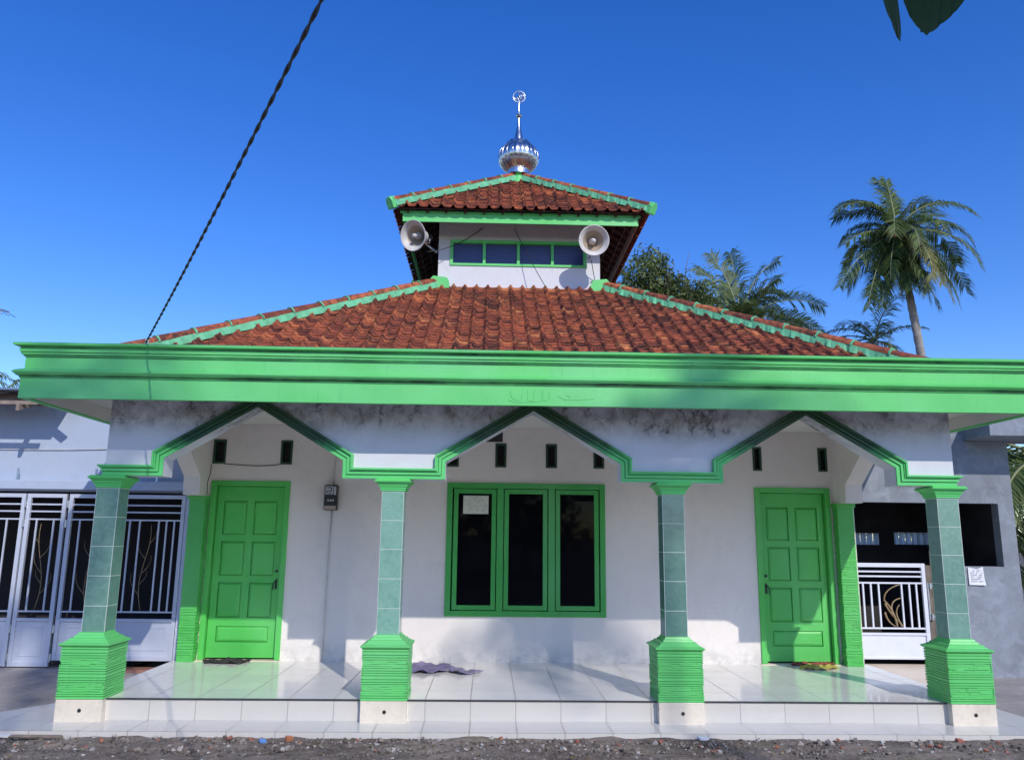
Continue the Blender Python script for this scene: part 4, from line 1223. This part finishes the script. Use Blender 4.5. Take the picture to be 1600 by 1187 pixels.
# ------------------------------------------------------------------ cement building on the right
YR = 2.9
cb = empty('cement_building', (10.5, YR, 0), 'bare grey cement building with a dark wide opening, right of the mosque', 'building')
m = MB(); wall_holes(m, 9.08, 11.56, -.05, 3.27, [(9.09, 10.26, -.05, 1.49), (9.09, 11.335, 1.49, 2.375)], YR, YR+.16); m.build('wall', M['grey_wall'], cb, bevel=.006)
m = MB(); m.box(9.08, 10.925, YR+.001, YR+.159, 3.2702, 3.66); m.build('parapet', M['grey_wall'], cb)
m = MB(); m.box(11.40, 11.55, YR+.16, 5.4, -.05, 3.27); m.box(9.075, 9.18, YR+.16, 5.4, -.05, 3.27); m.build('side_walls', M['grey_wall'], cb)
m = MB(); wall_holes(m, 9.0, 12.6, 1.3, 3.27, [(9.60, 10.57, 1.765, 1.955), (10.80, 12.17, 1.775, 1.975)], 4.9, 5.02)
m.box(9.0, 12.6, 4.9, 5.02, -.05, 1.2999)
m.build('back_wall', M['dark_void'], cb)
m = MB(); m.box(9.19, 11.39, YR+.165, 4.89, 3.0, 3.04); m.box(9.185, 9.20, YR+.165, 4.89, -.05, 3.0); m.box(11.385, 11.397, YR+.165, 4.89, -.05, 3.0); m.box(9.2, 11.38, YR+.165, 4.89, -.06, -.04)
m.build('room_lining', M['dark_void'], cb)
gb = NT('glass_block'); gs = gb.sep()
gf = gb.math('FRACT', gb.math('MULTIPLY', gs[0], 9.6))
gc = gb.mix(gb.ramp(gf, [(0.0, 0.0), (.12, 1.0), (.55, .75), (1.0, .35)]), (.45, .52, .58), (.90, .96, .99))
trn = gb.node("ShaderNodeBsdfTranslucent"); gb.link(gc, trn.inputs[0]); gb.link(trn.outputs[0], gb.n["Material Output"].inputs[0]); M['glassblock'] = gb.m
for (x0, x1, z0, z1) in ((9.60, 10.57, 1.765, 1.955), (10.80, 12.17, 1.775, 1.975)):
    g_ = MB(); n = int((x1-x0)/.104)
    for q in range(n):
        a = x0+(x1-x0)*q/n; b_ = x0+(x1-x0)*(q+1)/n
        poly = [(a+.004, 4.95), (a+.03, 4.935), (b_-.03, 4.935), (b_-.004, 4.95)]
        g_.add([(u, v, z0) for u, v in poly]+[(u, v, z1) for u, v in poly], [(k, k+1, 5+k, 4+k) for k in range(3)])
    g_.build('glass_block_row', M['glassblock'], cb)
m = MB(); m.box(10.93, 15.0, 2.28, YR+.3, 3.275, 3.56); m.build('roof_beam', M['grey_wall'], cb, bevel=.01)
m = MB(); m.box(10.265, 10.34, YR-.012, YR-.001, .35, 1.70); m.build('wall_stain_strip', M['bark_b'], cb)
pp = MB(); pp.add([(10.80,YR-.012,1.48),(10.795,YR-.02,1.24),(11.03,YR-.028,1.235),(11.03,YR-.008,1.30),(11.02,YR-.006,1.49),(10.93,YR-.010,1.455)], [(0,5,4,3,2,1)])
po = pp.build('notice_paper', M['paper'], None, loc=(10.9, YR, 1.35)); sm = po.modifiers.new('solid', 'SOLIDIFY'); sm.thickness = .002
tag(po, 'torn white printed paper stuck on the grey cement wall below the opening', 'paper')
pp = MB()
for q in range(6):
    z = 1.435-q*.03; x = 10.83
    while x < 10.99:
        w = rn.uniform(.01, .04)
        if rn.random() < .8: pp.box(x, min(x+w, 11.0), YR-.0262, YR-.0242, z, z+.008)
        x += w+.008
pp.build('paper_print', M['ink'], po)

sg = empty('side_gate', (9.65, YR, .17), 'small white steel gate with a gold scroll, between the mosque and grey wall', 'gate')
gx0, gx1, gz0, gz1 = 9.155, 10.17, .235, 1.525; yg = YR-.02
f = MB(); w = .055
f.box(gx0, gx0+.04, yg-.02, yg+.02, gz0, gz1); f.box(gx1-w, gx1, yg-.02, yg+.02, gz0, gz1)
f.box(gx0+.04, gx1-w, yg-.02, yg+.02, gz1-.055, gz1); f.box(gx0+.04, gx1-w, yg-.02, yg+.02, gz0, gz0+.035)
fo = f.build('gate_frame', M['gate_white'], sg, bevel=.004)
f = MB()
for z in (1.41, 1.345, 1.255, .645): f.box(gx0+.04, gx1-w, yg-.011, yg+.011, z-.011, z+.011)
f.build('gate_rails', M['gate_white'], fo)
for x in (9.275, 9.385, 9.495, 9.82, 9.93, 10.03):
    f = MB(); f.box(x-.011, x+.011, yg-.010, yg+.010, .656, 1.244); f.build('gate_bar', M['gate_white'], fo)
f = MB(); f.box(gx0+.04, gx1-w, yg+.002, yg+.01, gz0+.035, .575); f.box(gx0+.04, gx1-w, yg-.018, yg+.018, .555, .585); f.build('gate_panel', M['gate_white'], fo)
f = MB()
def arc(p): f.tube([(x, yg-.004, z) for x, z in p], [.016*(1-.55*k/(len(p)-1)) for k in range(len(p))], 6)
def bez(a, b, c, n=10): return [((1-t)**2*a[0]+2*t*(1-t)*b[0]+t*t*c[0], (1-t)**2*a[1]+2*t*(1-t)*b[1]+t*t*c[1]) for t in [k/n for k in range(n+1)]]
arc(bez((9.72, .66), (9.70, .88), (9.56, 1.02))+bez((9.56, 1.02), (9.56, 1.17), (9.80, 1.235))[1:])
arc(bez((9.68, .80), (9.60, 1.02), (9.80, 1.05))); arc(bez((9.80, .66), (9.66, .85), (9.77, .96))); arc(bez((9.56, .86), (9.58, .72), (9.70, .67))); arc(bez((9.57, .98), (9.62, .84), (9.78, .70)))
f.build('gate_scroll', M['gold'], fo, smooth=True)
f = MB()
for z in (1.22, .80): f.tube([(10.19, yg, z), (10.30, yg, z)], .012, 8); f.box(10.21, 10.24, yg-.03, yg+.01, z-.04, z+.04)
f.box(10.185, 10.205, yg-.012, yg+.012, .76, 1.26)
f.build('gate_bolt', M['steel_dull'], sg)
f = MB(); f.box(10.19, 10.262, YR-.01, YR+.10, -.04, 1.5); f.build('gate_jamb', M['bark_b'], sg)

# ------------------------------------------------------------------ palms
def frond(base, az, e0, length, bend, mat_ix, parent, name='frond', seed=0, leafL=.62, nl=62, wid=.034, roll=0.0, width_f=1.0):
    rnd = random.Random(seed)
    mb = MB(); rb = MB()
    dirh = Vector((math.cos(az), math.sin(az), 0)); N = 26
    pts = [Vector(base)]; e = e0
    for i in range(N):
        s = (i+.5)/N; e = e0-bend*(s**1.25)
        pts.append(pts[-1]+(dirh*math.cos(e)+Vector((0, 0, 1))*math.sin(e))*(length/N))
    rb.tube(pts, [.035*(1-.9*i/N)+.004 for i in range(N+1)], 5)
    gaps = [(rnd.random(), rnd.choice((-1, 1)), rnd.uniform(.02, .06)) for _ in range(5)]
    for side in (-1, 1):
        for k in range(nl):
            if any(sd_ == side and abs(k/nl-g0) < gw for g0, sd_, gw in gaps): continue
            s = .10+.90*(k+rnd.random()*.7)/nl; s = min(s, .995)
            f_ = s*N; i = min(int(f_), N-1); p = pts[i].lerp(pts[i+1], f_-i)
            T = (pts[i+1]-pts[i]).normalized()
            S = dirh.cross(Vector((0, 0, 1))).normalized()
            U = S.cross(T).normalized()
            if U.z < 0: U = -U
            S2 = (S*math.cos(roll)+U*math.sin(roll)).normalized(); U2 = (U*math.cos(roll)-S*math.sin(roll))
            ll = leafL*(.45+.75*math.sin(min(1, s*1.05)*math.pi*.86+.18))*rnd.uniform(.62, 1.12)
            fw = .45+.75*s
            d = (S2*side*width_f + T*fw + U2*(.22-.25*rnd.random())).normalized()
            droop = Vector((0, 0, -1))*rnd.uniform(.5, 1.15)
            d2 = (d+droop).normalized()
            m1 = p+d*ll*.5; tip = m1+d2*ll*.55
            w_ = T*wid*.5
            w2 = (w_*1.0)
            a = rnd.random()
            mb.add([p-w_*.6, p+w_*.6, m1+w2, m1-w2, tip], [(0,1,2,3), (3,2,4)], a)
    o = mb.build(name, mat_ix, parent, attr=True)
    rb.build('frond_rib', M['rachis'], o, smooth=True)
    return o

def trunk(parent, pts, r0, r1, mat):
    mb = MB(); n = len(pts)
    P = [];
    N = 60
    for i in range(N+1):
        f_ = i/N*(n-1); k = min(int(f_), n-2); P.append(Vector(pts[k]).lerp(Vector(pts[k+1]), f_-k))
    mb.tube(P, [(r0+(r1-r0)*i/N)*(1+.05*((i % 2)*2-1)) for i in range(N+1)], 12)
    return mb.build('trunk', mat, parent, smooth=True)

PY = math.pi
def A(deg): return R(deg)
# tall palm on the right (crown specified as azimuth, start elevation, length, bend)
tp = empty('coconut_palm', (22.9, 24, -.07), 'tall coconut palm with brown nuts, rising above the right end of the roof', 'palm tree', 'coconut palms behind the mosque')
trunk(tp, [(22.9,24,-.07),(22.75,24,4),(22.45,24,8),(22.15,24,11),(21.86,24,13.6),(21.70,24,14.9)], .21, .14, M['bark'])
C0 = Vector((21.68, 24, 15.05))
FR = [(100,86,3.0,.5,0),(170,80,3.4,2.2,1),(150,72,3.2,1.9,0),(28,70,3.7,1.5,1),(-10,60,4.0,1.9,1),(200,60,3.0,1.6,1),
      (0,38,3.9,1.75,1),(10,30,3.9,2.1,1),(-20,8,4.1,1.55,1),(5,-10,4.3,1.2,1),(-8,-35,4.2,.8,1),(185,10,2.6,1.0,1),(178,-10,2.9,.8,1),
      (195,-26,4.3,.6,1),(168,-36,3.4,.5,1),(200,-48,4.2,.55,1),(-60,-40,3.4,.7,2),(-80,-20,3.6,1.4,2),(-30,-45,3.9,.6,2),(-95,10,3.0,1.9,0),(-70,35,2.9,2.0,1),(-120,30,2.8,2.0,0),(80,50,3.2,1.8,0),(120,20,3.2,1.6,0),(60,15,3.2,1.6,0),(90,-20,3.2,1.2,0),(105,88,2.6,.2,0),(-90,-45,3.0,.5,1),(-100,-62,3.2,.2,0),(-55,-60,3.0,.3,2),(-140,-58,3.0,.3,1),(185,-60,3.6,.25,1),(5,-58,3.3,.35,1),(150,45,2.6,1.8,0),(-75,-62,3.4,.15,1),(-110,-70,3.0,.1,1),(-130,-40,3.3,.6,1),(-50,-35,3.6,.8,1),(-20,-62,3.8,.25,1),(200,-66,3.7,.2,1)]
for i, (az, e0, L_, bd, sp) in enumerate(FR):
    mt = M['palm_yellow'] if sp == 2 else M['palm']
    frond(C0+Vector((0, 0, .0)), A(az), A(e0), L_, bd, mt, tp, seed=100+i, leafL=.90, nl=88, wid=.052, roll=(.5 if sp == 1 else .2)*(1 if i % 2 else -1))
for i in range(16):      # dead hanging skirts
    frond(C0+Vector((random.uniform(-.3, .3), -.2, -.3)), A(-90+random.uniform(-110, 110)), A(-72-random.random()*10), random.uniform(1.4, 3.6), .25, M['palm_dead'], tp, name='dead_frond', seed=160+i, leafL=.45, nl=34, wid=.035, width_f=.35)
nut = MB(); rr_ = random.Random(4)
for i, (dx, dz_) in enumerate(((-.62,-.12),(-.45,-.22),(-.30,-.10),(-.5,.02),(-.35,-.30),(-.15,-.25))):
    b_ = MB(); b_.lathe([(0,-.14),(.07,-.125),(.115,-.06),(.125,0),(.11,.07),(.06,.13),(0,.145)], C0+Vector((dx, -.55, dz_-.02)), (.2,.1,1), 12); b_.build('coconut', M['coconut'], tp, smooth=True)

p2 = empty('coconut_palm', (13.3, 20, -.07), 'young palm with upright feathery fronds beside the broadleaf tree, right of the tower', 'palm tree', 'coconut palms behind the mosque')
trunk(p2, [(13.3,20,-.07),(13.2,20,5),(13.3,20,9.6)], .22, .16, M['bark'])
C2 = Vector((13.3, 20, 9.7))
FR2 = [(95,84,3.1,.25,.9),(20,78,3.5,.9,.7),(165,82,3.0,.45,1.1),(175,70,2.7,.6,.9),(10,66,2.6,.7,.6),(0,44,3.5,1.25,.9),(-10,22,3.2,1.3,.9),(185,48,2.4,.9,.8),(200,30,2.2,1.1,.5),(-60,55,2.4,1.5,.3),(-100,45,2.2,1.5,.3),(60,60,2.6,1.2,.4),(120,50,2.6,1.2,.4),(-25,8,2.9,.9,.6),(160,20,2.4,.9,.6)]
for i, (az, e0, L_, bd, rl_) in enumerate(FR2):
    frond(C2, A(az), A(e0), L_, bd, M['palm'], p2, seed=200+i, leafL=.76, nl=84, wid=.043, roll=rl_)

def auto_palm(loc, ztop, label, n=14, L_=3.0, seed=1, group='coconut palms behind the mosque', lean=(0, 0), nl=50, eset=(-25, 70), bendr=(.9, 1.9), r=.18, wid=.04, leafL=.6):
    rnd = random.Random(seed)
    e = empty('coconut_palm', loc, label, 'palm tree', group)
    top = Vector((loc[0]+lean[0], loc[1]+lean[1], ztop))
    base = Vector(loc)
    trunk(e, [base, base.lerp(top, .5)+Vector((-.1*lean[0], 0, 0)), top], r*1.3, r*.85, M['bark'])
    for i in range(n):
        az = 360*i/n*1.618*1.0+rnd.uniform(-12, 12)
        e0 = eset[0]+(eset[1]-eset[0])*((i*.618) % 1)
        frond(top+Vector((0,0,.1)), A(az), A(e0), L_*rnd.uniform(.8, 1.1), rnd.uniform(*bendr), M['palm'], e, seed=seed*50+i, leafL=leafL, nl=nl, wid=wid, roll=rnd.uniform(-.6, .6))
    return e
auto_palm((21.6, 26.5, -.07), 10.7, 'short palm half hidden by the roof below the tall palm', 16, 2.7, 3, eset=(-15, 80), nl=46)
auto_palm((15.4, 7.4, -.07), 3.3, 'low palm with long drooping fronds behind the grey cement building', 24, 2.7, 5, eset=(-40, 35), nl=64, lean=(-.3, -.3), wid=.05, leafL=.65)
auto_palm((14.9, 10.0, -.07), 1.2, 'stemless young palm low behind the grey cement building', 16, 3.0, 6, eset=(0, 70), nl=50)
auto_palm((-12.9, 15.0, -.07), 6.0, 'distant palm at the left edge behind the neighbour roof', 14, 3.0, 7, eset=(-20, 65), nl=46)
auto_palm((-8.4, 11.0, -.07), 4.1, 'low palm tips just above the neighbour roof at the far left', 13, 2.0, 8, eset=(20, 80), nl=44)

# broadleaf tree
def leafy_tree(loc, blobs, label, seed, nleaf, ls=.17, mat='mango', cat='tree', group=None, trunk_r=.22, hang=.6):
    rnd = random.Random(seed)
    e = empty('broadleaf_tree', loc, label, cat, group)
    base = Vector(loc)
    top = Vector((sum(b[0] for b in blobs)/len(blobs), sum(b[1] for b in blobs)/len(blobs), min(b[2] for b in blobs)-.6))
    tb = MB(); tb.tube([base, base.lerp(top, .5)+Vector((.15, 0, 0)), top], [trunk_r*1.3, trunk_r, trunk_r*.8], 10)
    br = MB()
    for (x, y, z, r_) in blobs:
        c = Vector((x, y, z)); mid = top.lerp(c, .55)+Vector((rnd.uniform(-.2, .2), rnd.uniform(-.2, .2), 0))
        br.tube([top, mid, c], [trunk_r*.5, .06, .03], 6)
        for q in range(9):
            d = Vector((rnd.gauss(0, 1), rnd.gauss(0, 1), rnd.gauss(.3, .8))).normalized()
            s = mid.lerp(c, rnd.random()); br.tube([s, s+d*r_*.55+Vector((0,0,.05)), s+d*r_*rnd.uniform(.85, 1.15)+Vector((0,0,.18))], [.025, .014, .006], 5)
    cr = MB(); tot = sum(b[3]**2 for b in blobs)
    for (x, y, z, r_) in blobs:
        nn = int(nleaf*r_**2/tot)
        nc = max(6, nn//22)
        for c_ in range(nc):
            d = Vector((rnd.gauss(0, 1), rnd.gauss(0, 1), rnd.gauss(0, 1))).normalized(); rad = r_*rnd.uniform(.35, 1.0)
            cc = Vector((x, y, z))+Vector((d.x*rad, d.y*rad, d.z*rad*.85))
            tone = rnd.random()**1.3
            for q in range(nn//nc):
                o_ = Vector((rnd.gauss(0, 1), rnd.gauss(0, 1), rnd.gauss(0, 1)))*.13
                p = cc+o_; dd = Vector((rnd.gauss(0, 1), rnd.gauss(0, 1), rnd.gauss(-hang, .6))).normalized()
                s_ = dd.cross(Vector((rnd.gauss(0,1), rnd.gauss(0,1), rnd.gauss(0,1)))).normalized()
                l_ = ls*rnd.uniform(.7, 1.25); w_ = l_*.17
                m1 = p+dd*l_*.45
                cr.add([p, m1+s_*w_, p+dd*l_+Vector((0,0,-.02)), m1-s_*w_], [(0,1,2,3)], min(1, max(0, tone+rnd.uniform(-.25, .25))))
    t_o = tb.build('trunk', M['bark_b'], e, smooth=True); br.build('branches', M['bark_b'], t_o, smooth=True)
    cr.build('crown', M[mat], e, attr=True)
    return e
lt = leafy_tree((9.9, 18.3, -.07), [(9.55,18,11.25,.75),(9.15,18,10.6,.9),(9.9,18.1,10.3,.85),(10.45,18,10.35,.7),(9.4,18,9.6,1.0),(10.5,18.2,9.6,.9),(11.1,18,10.2,.6),(11.5,18,9.9,.55),(11.2,18.1,9.3,.8),(8.6,18.2,10.0,.8)], 'broadleaf tree with glossy drooping leaves just right of the tower eave', 5, 9000, .20)
tw = MB()
for p in ([(10.75,18,10.6),(10.80,18,11.1),(10.95,18,11.75)], [(10.2,18,10.5),(10.25,18,11.3)], [(9.95,18,10.9),(9.98,18,11.6)]): tw.tube(p, [.02, .012, .006], 5)
tw.build('bare_twigs', M['bark_b'], lt, smooth=True)

# trees behind the viewer whose shade dapples the facade
def behind(t, tx, tz=3.4): return Vector((tx, -.45, tz))+SUN*t
for i, (tx, t, tz, n_, L_, lab) in enumerate(((5.9, 30, 3.1, 15, 2.0, 'tall slender palm across the road behind the viewer, rightmost of the three'), (-.7, 33, 3.2, 10, 1.8, 'tall slender palm across the road behind the viewer, middle one of the three'), (-4.0, 27, 1.9, 12, 1.7, 'tall slender palm across the road behind the viewer, leftmost of the three'))):
    c = behind(t, tx, tz)
    auto_palm((c.x+.3, c.y-.2, -.07), c.z, lab, n_, L_, 20+i, group='palms across the road', nl=30, eset=(-35, 40), bendr=(.8, 1.6), r=.055, wid=.06, leafL=.5)
rt = [leafy_tree((-6.0, -20.5, -.07), [(-6,-20.5,5.6,2.3),(-8,-20,4.4,2.1),(-4.0,-20.8,4.6,2.1),(-6.3,-19.7,3.2,2.3),(-3.6,-20.2,2.4,1.7),(-8.3,-20.4,2.2,1.6)], 'unseen leafy tree in a row added behind the viewer to dim the sky light', 31, 5200, .42, group='unseen tree row added to dim the sky light'),
      leafy_tree((2.5, -23.5, -.07), [(2.5,-23.5,6.2,2.4),(.4,-23,4.4,2.1),(4.6,-23.8,4.8,2.2),(2.4,-23.2,3.0,2.4),(4.9,-23.3,2.3,1.8),(.2,-23.2,2.1,1.7)], 'unseen leafy tree in a row added behind the viewer to dim the sky light', 32, 5200, .42, group='unseen tree row added to dim the sky light')]
for k in range(6):  # unseen tree row, added to keep ambient sky light off the facade
    c_ = copy_tree(rt[k % 2]); c_.location = (-34+k*13.4+(k % 3)*.8, -30-(k % 2)*3.2, -.07); c_.rotation_euler = (0, 0, k*1.3)
# ------------------------------------------------------------------ banana leaf close to the viewer
bp0 = empty('banana_plant', (6.9, -6.6, -.07), 'banana plant with one torn dark blade hanging into the top right corner', 'banana plant')
m = MB(); m.tube([(6.9,-6.6,-.07),(6.85,-6.6,1.6),(6.75,-6.55,2.9)], [.14,.11,.07], 12); m.build('stem', M['bark'], bp0, smooth=True)
ribp = [(6.75,-6.55,2.9),(6.45,-6.52,3.55),(5.95,-6.5,3.92),(5.45,-6.5,3.88),(5.22,-6.50,3.62),(5.205,-6.5,3.23)]
m = MB(); m.tube(ribp, [.03,.025,.02,.015,.008,.003], 8); rb_ = m.build('leaf_rib', M['banana'], bp0, smooth=True)
def blade(poly, y, bulge, name='leaf_blade'):
    """poly in (x,z): gently curved thin sheet"""
    bm = bmesh.new()
    vs_ = [bm.verts.new((x, y, z)) for x, z in poly]; f = bm.faces.new(vs_)
    bmesh.ops.triangulate(bm, faces=[f]); bmesh.ops.subdivide_edges(bm, edges=bm.edges, cuts=3, use_grid_fill=True)
    zs_ = [p[1] for p in poly]; zm = max(zs_); xm = sum(p[0] for p in poly)/len(poly)
    for v in bm.verts: v.co.y += bulge*((zm-v.co.z)**2) + .35*(v.co.x-xm)**2
    for v in bm.verts: v.co -= wloc(bp0)
    me = bpy.data.meshes.new(name); bm.to_mesh(me); bm.free(); me.materials.append(M['banana'])
    me.attributes.new("rnd", 'FLOAT', 'FACE')
    o = bpy.data.objects.new(name, me); COL.objects.link(o); o.parent = bp0
    s = o.modifiers.new('solid', 'SOLIDIFY'); s.thickness = .003
blade([(5.1120,3.335),(5.1200,3.30),(5.1330,3.268),(5.1420,3.245),(5.1480,3.220),(5.1530,3.213),(5.1565,3.24),(5.1560,3.28),(5.1520,3.34),(5.1700,3.62),(5.3300,3.86),(5.2700,3.86),(5.1100,3.62)][::-1], -6.5, .05)
blade([(5.1620,3.335),(5.1700,3.30),(5.1770,3.268),(5.1880,3.245),(5.1980,3.232),(5.2130,3.212),(5.2220,3.222),(5.2320,3.238),(5.2530,3.247),(5.2700,3.262),(5.2950,3.284),(5.3220,3.320),(5.3420,3.345),(5.5900,3.62),(5.7700,3.93),(5.3700,3.88),(5.1800,3.62)][::-1], -6.49, -.04)

for i, (cx_, cy_, cz_, hx_, hy_) in enumerate(((5.78,-7.25,4.15,.75,.40),(6.35,-7.30,4.35,.65,.45),(5.35,-7.15,4.30,.5,.32))):  # unseen blades added towards the sun to shade the hanging leaf
    m = MB(); n_ = 12
    for q in range(n_):
        t0, t1 = -1+2*q/n_, -1+2*(q+1)/n_
        def W_(t): return hy_*math.sqrt(max(0, 1-t*t))+.02
        P_ = lambda t, sd: (cx_+hx_*t, cy_+sd*W_(t), cz_-.22*t*t-.12*abs(sd))
        m.add([P_(t0,-1), P_(t1,-1), P_(t1,0), P_(t0,0), P_(t0,1), P_(t1,1)], [(0,1,2,3),(3,2,5,4)], .4)
    o = m.build('leaf_blade', M['banana'], bp0, attr=True); s_m = o.modifiers.new('solid', 'SOLIDIFY'); s_m.thickness = .003
# ------------------------------------------------------------------ TV antenna of the neighbour
an = empty('tv_antenna', (-5.25, 6.0, 3.9), 'television antenna on a thin mast at the far left edge', 'antenna')
m = MB(); m.tube([(-5.25,6,3.6),(-5.25,6,5.95)], .018, 8); m.build('mast', M['alum'], an)
m = MB(); m.tube([(-5.9,6.1,6.02),(-4.90,6,5.80)], .012, 6)
for q in range(8):
    x = -5.8+q*.125; z = 6.0-(x+5.9)*.22
    m.tube([(x, 5.8, z+.02), (x, 6.25, z-.02)], .006, 5); m.tube([(x, 6, z-.05), (x+.02, 6, z+.06)], .005, 5)
m.build('boom_and_elements', M['alum'], an)

# ------------------------------------------------------------------ rubble
def rock(mb, x, y, z, s, rnd, a, flat=.6):
    vs_ = []
    for dx, dy, dz_ in ((-1,-1,-1),(1,-1,-1),(1,1,-1),(-1,1,-1),(-.8,-.8,1),(.8,-.8,1),(.8,.8,1),(-.8,.8,1)):
        j = lambda: rnd.uniform(.55, 1.15)
        vs_.append(Vector((dx*s*j(), dy*s*j(), dz_*s*flat*j())))
    rot = Euler((rnd.uniform(-.5, .5), rnd.uniform(-.5, .5), rnd.uniform(0, 6.3))).to_matrix()
    vs_ = [rot @ v+Vector((x, y, z)) for v in vs_]
    mb.add(vs_, [(0,3,2,1),(4,5,6,7),(0,1,5,4),(1,2,6,5),(2,3,7,6),(3,0,4,7)], a)
rs_ = random.Random(17)
m = MB()
for i in range(11000):
    x = rs_.uniform(-3.5, 12.5); y = -.39-abs(rs_.gauss(0, .55))
    if y < -2.6: continue
    s = .0035+.009*rs_.random()**3
    if rs_.random() < .07: s = rs_.uniform(.010, .020)
    rock(m, x, y, -.052+s*.25, s, rs_, rs_.random()*.92)
for i in range(420):
    rock(m, rs_.uniform(-3.5, 12.5), -.39-rs_.random()*.5, -.045, rs_.uniform(.010, .030), rs_, rs_.uniform(.2, .93), .55)
for i in range(70):
    rock(m, rs_.uniform(-3.5, 12.5), -.40-rs_.random()*.45, -.04, rs_.uniform(.012, .024), rs_, rs_.uniform(.96, 1.0), .5)
tag(m.build('rubble_stones', M['stone'], None, attr=True), kind='stuff')
ll = MB()
for i in range(260):
    x, y = rs_.uniform(-3.5, 12.5), -.40-rs_.random()*.75; z = -.030+rs_.random()*.006; an_ = rs_.uniform(0, 6.3); l_ = rs_.uniform(.012, .034); w_ = l_*rs_.uniform(.18, .4)
    d_v = Vector((math.cos(an_), math.sin(an_), rs_.uniform(-.2, .3))); s_v = Vector((-math.sin(an_), math.cos(an_), rs_.uniform(-.3, .3)))
    p_ = Vector((x, y, z)); ll.add([p_-d_v*l_, p_+s_v*w_, p_+d_v*l_, p_-s_v*w_], [(0,1,2,3)], rs_.random())
tag(ll.build('leaf_litter', leafmat('dry_leaf_litter', (.13, .075, .035), (.34, .26, .12), .8, .1), None, attr=True), kind='stuff')
def scrap(name, c, hx, hy, hz, rz, mat, label, cat, tilt=0):
    b_ = MB(); rot = Euler((tilt, tilt*.5, R(rz))).to_matrix()
    ax, ay, az_ = rot @ Vector((hx,0,0)), rot @ Vector((0,hy,0)), rot @ Vector((0,0,hz))
    b_.obox(c, ax, ay, az_); r_ = random.Random(hash(label) % 1000 if False else len(label))
    b_.v = [(x+r_.uniform(-.12,.12)*hx*.5, y+r_.uniform(-.2,.2)*hy, z+r_.uniform(-.1,.1)*hz) for x, y, z in b_.v]
    tag(b_.build(name, mat, None, loc=c, bevel=.002), label, cat)
scrap('wood_scrap', (-.12,-.49,-.022), .22, .030, .008, 12, M['wood_grey'], 'weathered wooden slat lying on the rubble below the leftmost column', 'wood scrap', .12)
scrap('tile_scrap', (-.42,-.43,-.028), .075, .030, .012, 2, M['floor'], 'white broken tile piece on the rubble left of the wooden slat', 'tile scrap', .1)
scrap('tile_scrap', (4.10+2.0,-.42,-.030), .05, .030, .010, 20, M['gate_white'], 'pale broken tile piece on the rubble below the third column', 'tile scrap', .15)
scrap('plastic_scrap', (1.98,-.58,-.030), .030, .020, .012, 30, simple('blue_plastic', (.12,.28,.62), .4), 'small blue plastic scrap on the rubble left of the second column', 'litter', .4)
scrap('brick_scrap', (2.20,-.50,-.028), .030, .024, .018, 40, simple('orange_brick', (.45,.17,.08), .8), 'orange brick fragment on the rubble beside the blue scrap', 'brick scrap', .3)
scrap('brick_scrap', (8.55,-.47,-.028), .035, .022, .016, 10, simple('red_brick', (.38,.13,.09), .8), 'red brick fragment on the rubble near the rightmost column', 'brick scrap', .3)
